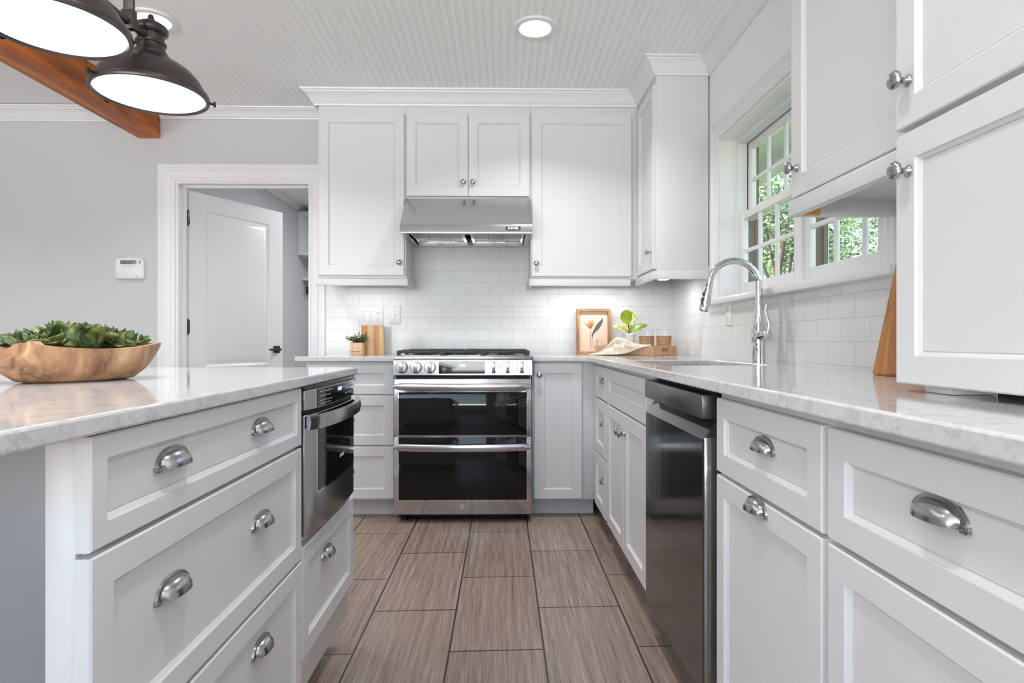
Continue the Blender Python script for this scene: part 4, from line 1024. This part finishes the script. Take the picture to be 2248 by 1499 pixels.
# ------------------------------------------------------------------ left counter: planter and board
pl_ = thing('herb_planter', 'small square wooden planter with a bushy green herb', 'potted plant', (-.905, 3.74, CT))
mb = MB(); x0, x1, y0, y1 = -.950, -.872, 3.70, 3.778
mb.box((x0, y0, CT), (x1, y1, CT + .076), .003); bx_ = mb.done('planter_box', 'board_b', pl_)
mb = MB(); mb.box((x0 + .006, y0 - .0006, CT + .020), (x1 - .006, y0 + .001, CT + .0225)); mb.box((x0 + .006, y0 - .0006, CT + .012), (x1 - .03, y0 + .001, CT + .0135)); mb.done('printed_lines', 'mark_dk', bx_)
MB().box((x0 + .006, y0 + .006, CT + .0762), (x1 - .006, y1 - .006, CT + .079)).done('soil', 'bark', pl_)
rd = random.Random(4); mb = MB()
stems = MB()
for k in range(46):
    a = rd.uniform(0, 2 * PI); el = rd.uniform(.15, 1.0); L = rd.uniform(.035, .068)
    b0 = Vector((-.911 + rd.uniform(-.02, .02), 3.739 + rd.uniform(-.02, .02), CT + .078)); d = Vector((math.cos(a) * math.cos(el) , math.sin(a) * math.cos(el) * .7, math.sin(el)))
    e = b0 + d * L; stems.tube([b0, e], .0012, 5)
    for q in range(7):
        p = b0.lerp(e, .35 + .65 * q / 6); dd_ = (d + Vector((rd.gauss(0, .7), rd.gauss(0, .7), rd.gauss(0, .5)))).normalized(); s_ = d.cross(dd_).normalized() * .0045; l_ = rd.uniform(.010, .017)
        up = dd_.cross(s_).normalized() * .002
        vs = [mb.bm.verts.new(x) for x in (p, p + dd_ * l_ * .5 + s_ + up, p + dd_ * l_, p + dd_ * l_ * .5 - s_ + up)]; mb.face([vs[0], vs[1], vs[2]]); mb.face([vs[0], vs[2], vs[3]])
stems.done('stems', 'stem', pl_); mb.done('herb_leaves', 'herb', pl_, normals=False)
cb_ = thing('cutting_board', 'striped wooden cutting board standing against the backsplash', 'cutting board', (-.827, 3.80, CT))
mb = MB(); x = -.8985; zt = CT + .184
for k, (w, m_) in enumerate(((.0375, 0), (.0035, 2), (.034, 1), (.0035, 2), (.033, 0), (.0035, 2), (.0275, 2))):
    mb.mi = m_; mb.box((x, 3.785, CT + .0005), (x + w - .0003, 3.803, zt), .0008); x += w
mb.done('board', ['board_a', 'board_b', 'board_c'], cb_)

# ------------------------------------------------------------------ right counter: framed print, tray, plant, glasses, towel
fr_ = thing('picture_frame', 'small wooden frame with a botanical print leaning on the backsplash', 'picture frame', (.59, 3.87, CT))
mb = MB(); X0, X1, Z0, Z1 = .4795, .7025, CT + .001, CT + .298; bw = .0175; lean = .05
def lp(x, z, d): return (x, 3.857 + (z - Z0) * lean + d, z)
def lbox(a0, a1, z0, z1, d0, d1, mb):
    mb.rings([[lp(a0, z0, d0), lp(a1, z0, d0), lp(a1, z1, d0), lp(a0, z1, d0)], [lp(a0, z0, d1), lp(a1, z0, d1), lp(a1, z1, d1), lp(a0, z1, d1)]]); return mb
for q in ((X0, X1, Z1 - bw, Z1), (X0, X1, Z0, Z0 + bw), (X0, X0 + bw, Z0 + bw, Z1 - bw), (X1 - bw, X1, Z0 + bw, Z1 - bw)): lbox(*q, -.012, .022, mb)
mb.done('frame', 'frame_w', fr_, bevel=.001)
pp = lbox(X0 + bw, X1 - bw, Z0 + bw, Z1 - bw, .014, .018, MB()).done('print', 'paper', fr_)
def art(poly, name, material):   # poly in unit coords of the print area
    f = lambda a, b: (X0 + bw + a * (X1 - X0 - 2 * bw), Z0 + bw + b * (Z1 - Z0 - 2 * bw))
    mb = MB()
    for pl in poly: mb.rings([[lp(*f(a, b), .0135) for a, b in pl], [lp(*f(a, b), .0125) for a, b in pl]])
    return mb.done(name, material, pp)
def petal(x0, y0, x1, y1, w):
    dx, dy = x1 - x0, y1 - y0; L = math.hypot(dx, dy * 1.4); nx, ny = -dy / max(L, 1e-6) * w * 1.4, dx / max(L, 1e-6) * w / 1.4 
    return [(x0, y0), (x0 + dx * .35 + nx, y0 + dy * .35 + ny), (x0 + dx * .7 + nx * .7, y0 + dy * .7 + ny * .7), (x1, y1), (x0 + dx * .7 - nx * .7, y0 + dy * .7 - ny * .7), (x0 + dx * .35 - nx, y0 + dy * .35 - ny)]
art([petal(.40, .56, x, y, .022) for x, y in ((.30, .78), (.37, .82), (.44, .80), (.52, .84), (.56, .76), (.24, .70), (.50, .70), (.34, .72))], 'flower', 'art_orange')
art([petal(.40, .56, .14, .76, .010), petal(.40, .56, .26, .66, .012), petal(.62, .12, .64, .32, .008), petal(.63, .22, .55, .30, .006), petal(.64, .24, .72, .33, .006), petal(.78, .18, .80, .25, .008), petal(.84, .14, .87, .19, .010), petal(.53, .08, .53, .14, .012)], 'sprigs', 'art_brown')
art([petal(.41, .02, .40, .58, .006), petal(.44, .10, .47, .34, .006), [(.46, .30), (.44, .40), (.50, .52), (.62, .68), (.84, .84), (.84, .74), (.72, .58), (.60, .50), (.50, .42), (.48, .36)]], 'leaf_drawing', 'art_grey')

ty = thing('wooden_tray', 'woven-look wooden tray with cut-out handles on the corner counter', 'tray', (.87, 3.66, CT))
TC = Vector((.866, 3.415, CT)); ta = Vector((-.7071, .7071, 0)); tb = Vector((.7071, .7071, 0))
def tpt(a, b, z): return TC + ta * a + tb * b + Vector((0, 0, z))
LA, LB, th = .408, .275, .012
def tbox(mb, a0, a1, b0, b1, z0, z1): mb.rings([[tpt(a0, b0, z0), tpt(a1, b0, z0), tpt(a1, b1, z0), tpt(a0, b1, z0)], [tpt(a0, b0, z1), tpt(a1, b0, z1), tpt(a1, b1, z1), tpt(a0, b1, z1)]]); return mb
mb = MB(); H = .058
tbox(mb, 0, LA, 0, LB, .001, .010); tbox(mb, 0, LA, 0, th, .010, H); tbox(mb, 0, LA, LB - th, LB, .010, H)
for a0 in (0, LA - th):   # short ends with a hole
    tbox(mb, a0, a0 + th, th, .10, .010, H); tbox(mb, a0, a0 + th, LB - .10, LB - th, .010, H); tbox(mb, a0, a0 + th, .10, LB - .10, .010, .024); tbox(mb, a0, a0 + th, .10, LB - .10, .046, H)
mb.done('tray_body', 'tray_w', ty, bevel=.0008)
def tumbler(p, lab):
    t_ = thing('glass_tumbler', lab, 'glass', p, 'wicker-wrapped glasses on the tray')
    MB().lathe([(.0, .0), (.034, .0), (.035, .004), (.0445, .150), (.0430, .150), (.0335, .008), (0, .008)], p, 40).done('glass_body', 'tumbler', t_)
    mb = MB(); p = Vector(p); K = 30; rows = 13
    rad = lambda z: .0362 + (z / .15) * .0095 + .0012
    for j in range(rows):
        z = .006 + j * .0083
        mb.tube([p + Vector(((rad(z) + .0012 * (-1) ** (k + j)) * math.cos(2 * PI * k / K), (rad(z) + .0012 * (-1) ** (k + j)) * math.sin(2 * PI * k / K), z)) for k in range(K)], .0021 if j < rows - 1 else .0034, 5, closed=True)
    for k in range(K):
        a = 2 * PI * k / K; mb.tube([p + Vector(((rad(z) + .0012 * math.sin(j_ * PI)) * math.cos(a), rad(z) * math.sin(a), z)) for j_, z in enumerate((.004, .035, .07, .104))], .0017, 5)
    mb.done('wicker_sleeve', 'wicker', t_)
tumbler(tuple(tpt(.168, .205, .0102)), 'wicker-wrapped glass tumbler on the tray, beside the potted plant')
tumbler(tuple(tpt(.052, .212, .0102)), 'wicker-wrapped glass tumbler on the tray, nearest the window wall')
pc = tpt(.288, .188, .0102)
ft_ = thing('potted_fiddle_leaf', 'broad-leaved green plant in a small white ribbed pot on the tray', 'potted plant', pc)
MB().lathe([(.0, 0), (.036, 0), (.038, .003), (.0405, .108), (.0435, .110), (.0435, .122), (.0405, .124), (.0385, .118), (.037, .108), (0, .106)], pc, 40).done('pot', 'pot', ft_)
MB().tube([pc + Vector((0, 0, .10)), pc + Vector((.002, 0, .14)), pc + Vector((.0, 0, .19))], .0035, 8).done('stem', 'stem', ft_)
def leaf(b0, b1, width, sag, mat_, nrm=Vector((0, -1, 0)), tipw=.8, name='leaf'):
    b0, b1 = Vector(b0), Vector(b1); d = b1 - b0; L = d.length; d.normalize(); sd = d.cross(nrm).normalized(); up = sd.cross(d).normalized(); rows = []
    NU, NV = 15, 9
    for i in range(NU):
        u = i / (NU - 1); w = width * (math.sin(PI * (u ** tipw)) ** .62 if 0 < u < 1 else 0) + .0006
        row = []
        for j in range(NV):
            v = (j / (NV - 1) - .5) * 2
            row.append(b0 + d * L * u + sd * w * v + up * (-sag * math.sin(PI * u) + abs(v) * w * .22 + .0018 * math.sin(u * 22 + abs(v) * 5) * abs(v)))
        rows.append(row)
    mb = MB(); mb.rings(rows, False, False, closed=False); o = mb.done(name, mat_, ft_, ang=80, normals=False)
    md = o.modifiers.new('thick', 'SOLIDIFY'); md.thickness = .0008; return o
leaf(pc + Vector((-.002, -.004, .178)), pc + Vector((-.030, -.018, .272)), .042, .006, 'fiddle', Vector((.15, -1, .2)), 1.35)
leaf(pc + Vector((.003, .004, .176)), pc + Vector((.038, .012, .262)), .032, .006, 'fiddle_v', Vector((-.35, -1, .1)), 1.2)
leaf(pc + Vector((.004, -.002, .126)), pc + Vector((.112, -.035, .176)), .030, -.012, 'fiddle_d', Vector((.2, -.8, 1)), .9)
leaf(pc + Vector((-.004, -.002, .126)), pc + Vector((-.108, -.03, .168)), .027, -.014, 'fiddle_v', Vector((-.2, -.8, 1)), .85)
leaf(pc + Vector((.0, .006, .14)), pc + Vector((.01, .07, .19)), .026, -.004, 'fiddle_v', Vector((0, -1, .5)), .9)

# towel draped over the tray's near side
def seg(pts, u):
    k = u * (len(pts) - 1); i = min(int(k), len(pts) - 2); f = k - i; p0 = Vector(pts[max(i - 1, 0)]); p1 = Vector(pts[i]); p2 = Vector(pts[i + 1]); p3 = Vector(pts[min(i + 2, len(pts) - 1)])
    return .5 * ((2 * p1) + (p2 - p0) * f + (2 * p0 - 5 * p1 + 4 * p2 - p3) * f * f + (3 * p1 - p0 - 3 * p2 + p3) * f ** 3)
def T(a, b, z): return tuple(tpt(a, b, z))
top_ = [T(.415, -.035, .006), T(.36, -.012, .020), T(.315, .0, .060), T(.285, .01, .095), T(.255, .015, .108), T(.215, .015, .102), T(.16, .015, .080), T(.10, .03, .064), T(.05, .06, .062)]
mid_ = [T(.415, -.045, .006), T(.365, -.035, .014), T(.32, -.022, .036), T(.28, -.020, .060), T(.24, -.020, .070), T(.195, -.020, .066), T(.14, -.014, .058), T(.08, -.004, .062), T(.03, .03, .064)]
bot_ = [T(.42, -.055, .002), T(.38, -.072, .003), T(.33, -.082, .003), T(.27, -.080, .004), T(.21, -.062, .006), T(.155, -.040, .014), T(.11, -.022, .032), T(.06, -.010, .050), T(.02, .015, .0605)]
NU, NV = 61, 25; rows = []
for i in range(NU):
    u = i / (NU - 1); a, m2, b = seg(top_, u), seg(mid_, u), seg(bot_, u); row = []
    for j in range(NV):
        v = j / (NV - 1)
        p = a * (1 - v) ** 2 + (m2 * 2 - (a + b) * .5) * (2 * v * (1 - v)) + b * v * v
        w = math.sin(PI * v) * math.sin(PI * min(u * 1.1, 1))
        p = p + (Vector((0, -1, .6)) * (.011 * math.sin(v * 12 + u * 10) + .008 * math.sin(u * 28 - v * 10)) * w)
        p.z = max(p.z, CT + .0015); row.append(p)
    rows.append(row)
mb = MB(); mb.rings(rows, False, False, closed=False)
o = mb.done('linen_towel', 'cloth', loc=tpt(.2, 0, 0), ang=80, normals=False)
md = o.modifiers.new('thick', 'SOLIDIFY'); md.thickness = .0022; md.offset = 1
tag(o, 'cream striped linen towel draped over the front edge of the tray', 'towel')

# tapered wooden block beside the tall cabinet
t_ = thing('wooden_obelisk', 'tapered faceted wooden block standing beside the tall cabinet on the right', 'wooden block', (1.01, 1.49, CT))
mb = MB(); c = Vector((1.012, 1.49, CT)); rs = []
for z, r in ((.0, .064), (.006, .066), (.315, .008)):
    rs.append([c + Vector((r * math.cos(PI / 8 + k * PI / 4), r * math.sin(PI / 8 + k * PI / 4), z + .001)) for k in range(8)])
mb.rings(rs); o = mb.done('block_body', ['block_a', 'block_b'], t_, ang=15)
for f in o.data.polygons: f.material_index = 1 if f.normal.y < -.5 else 0
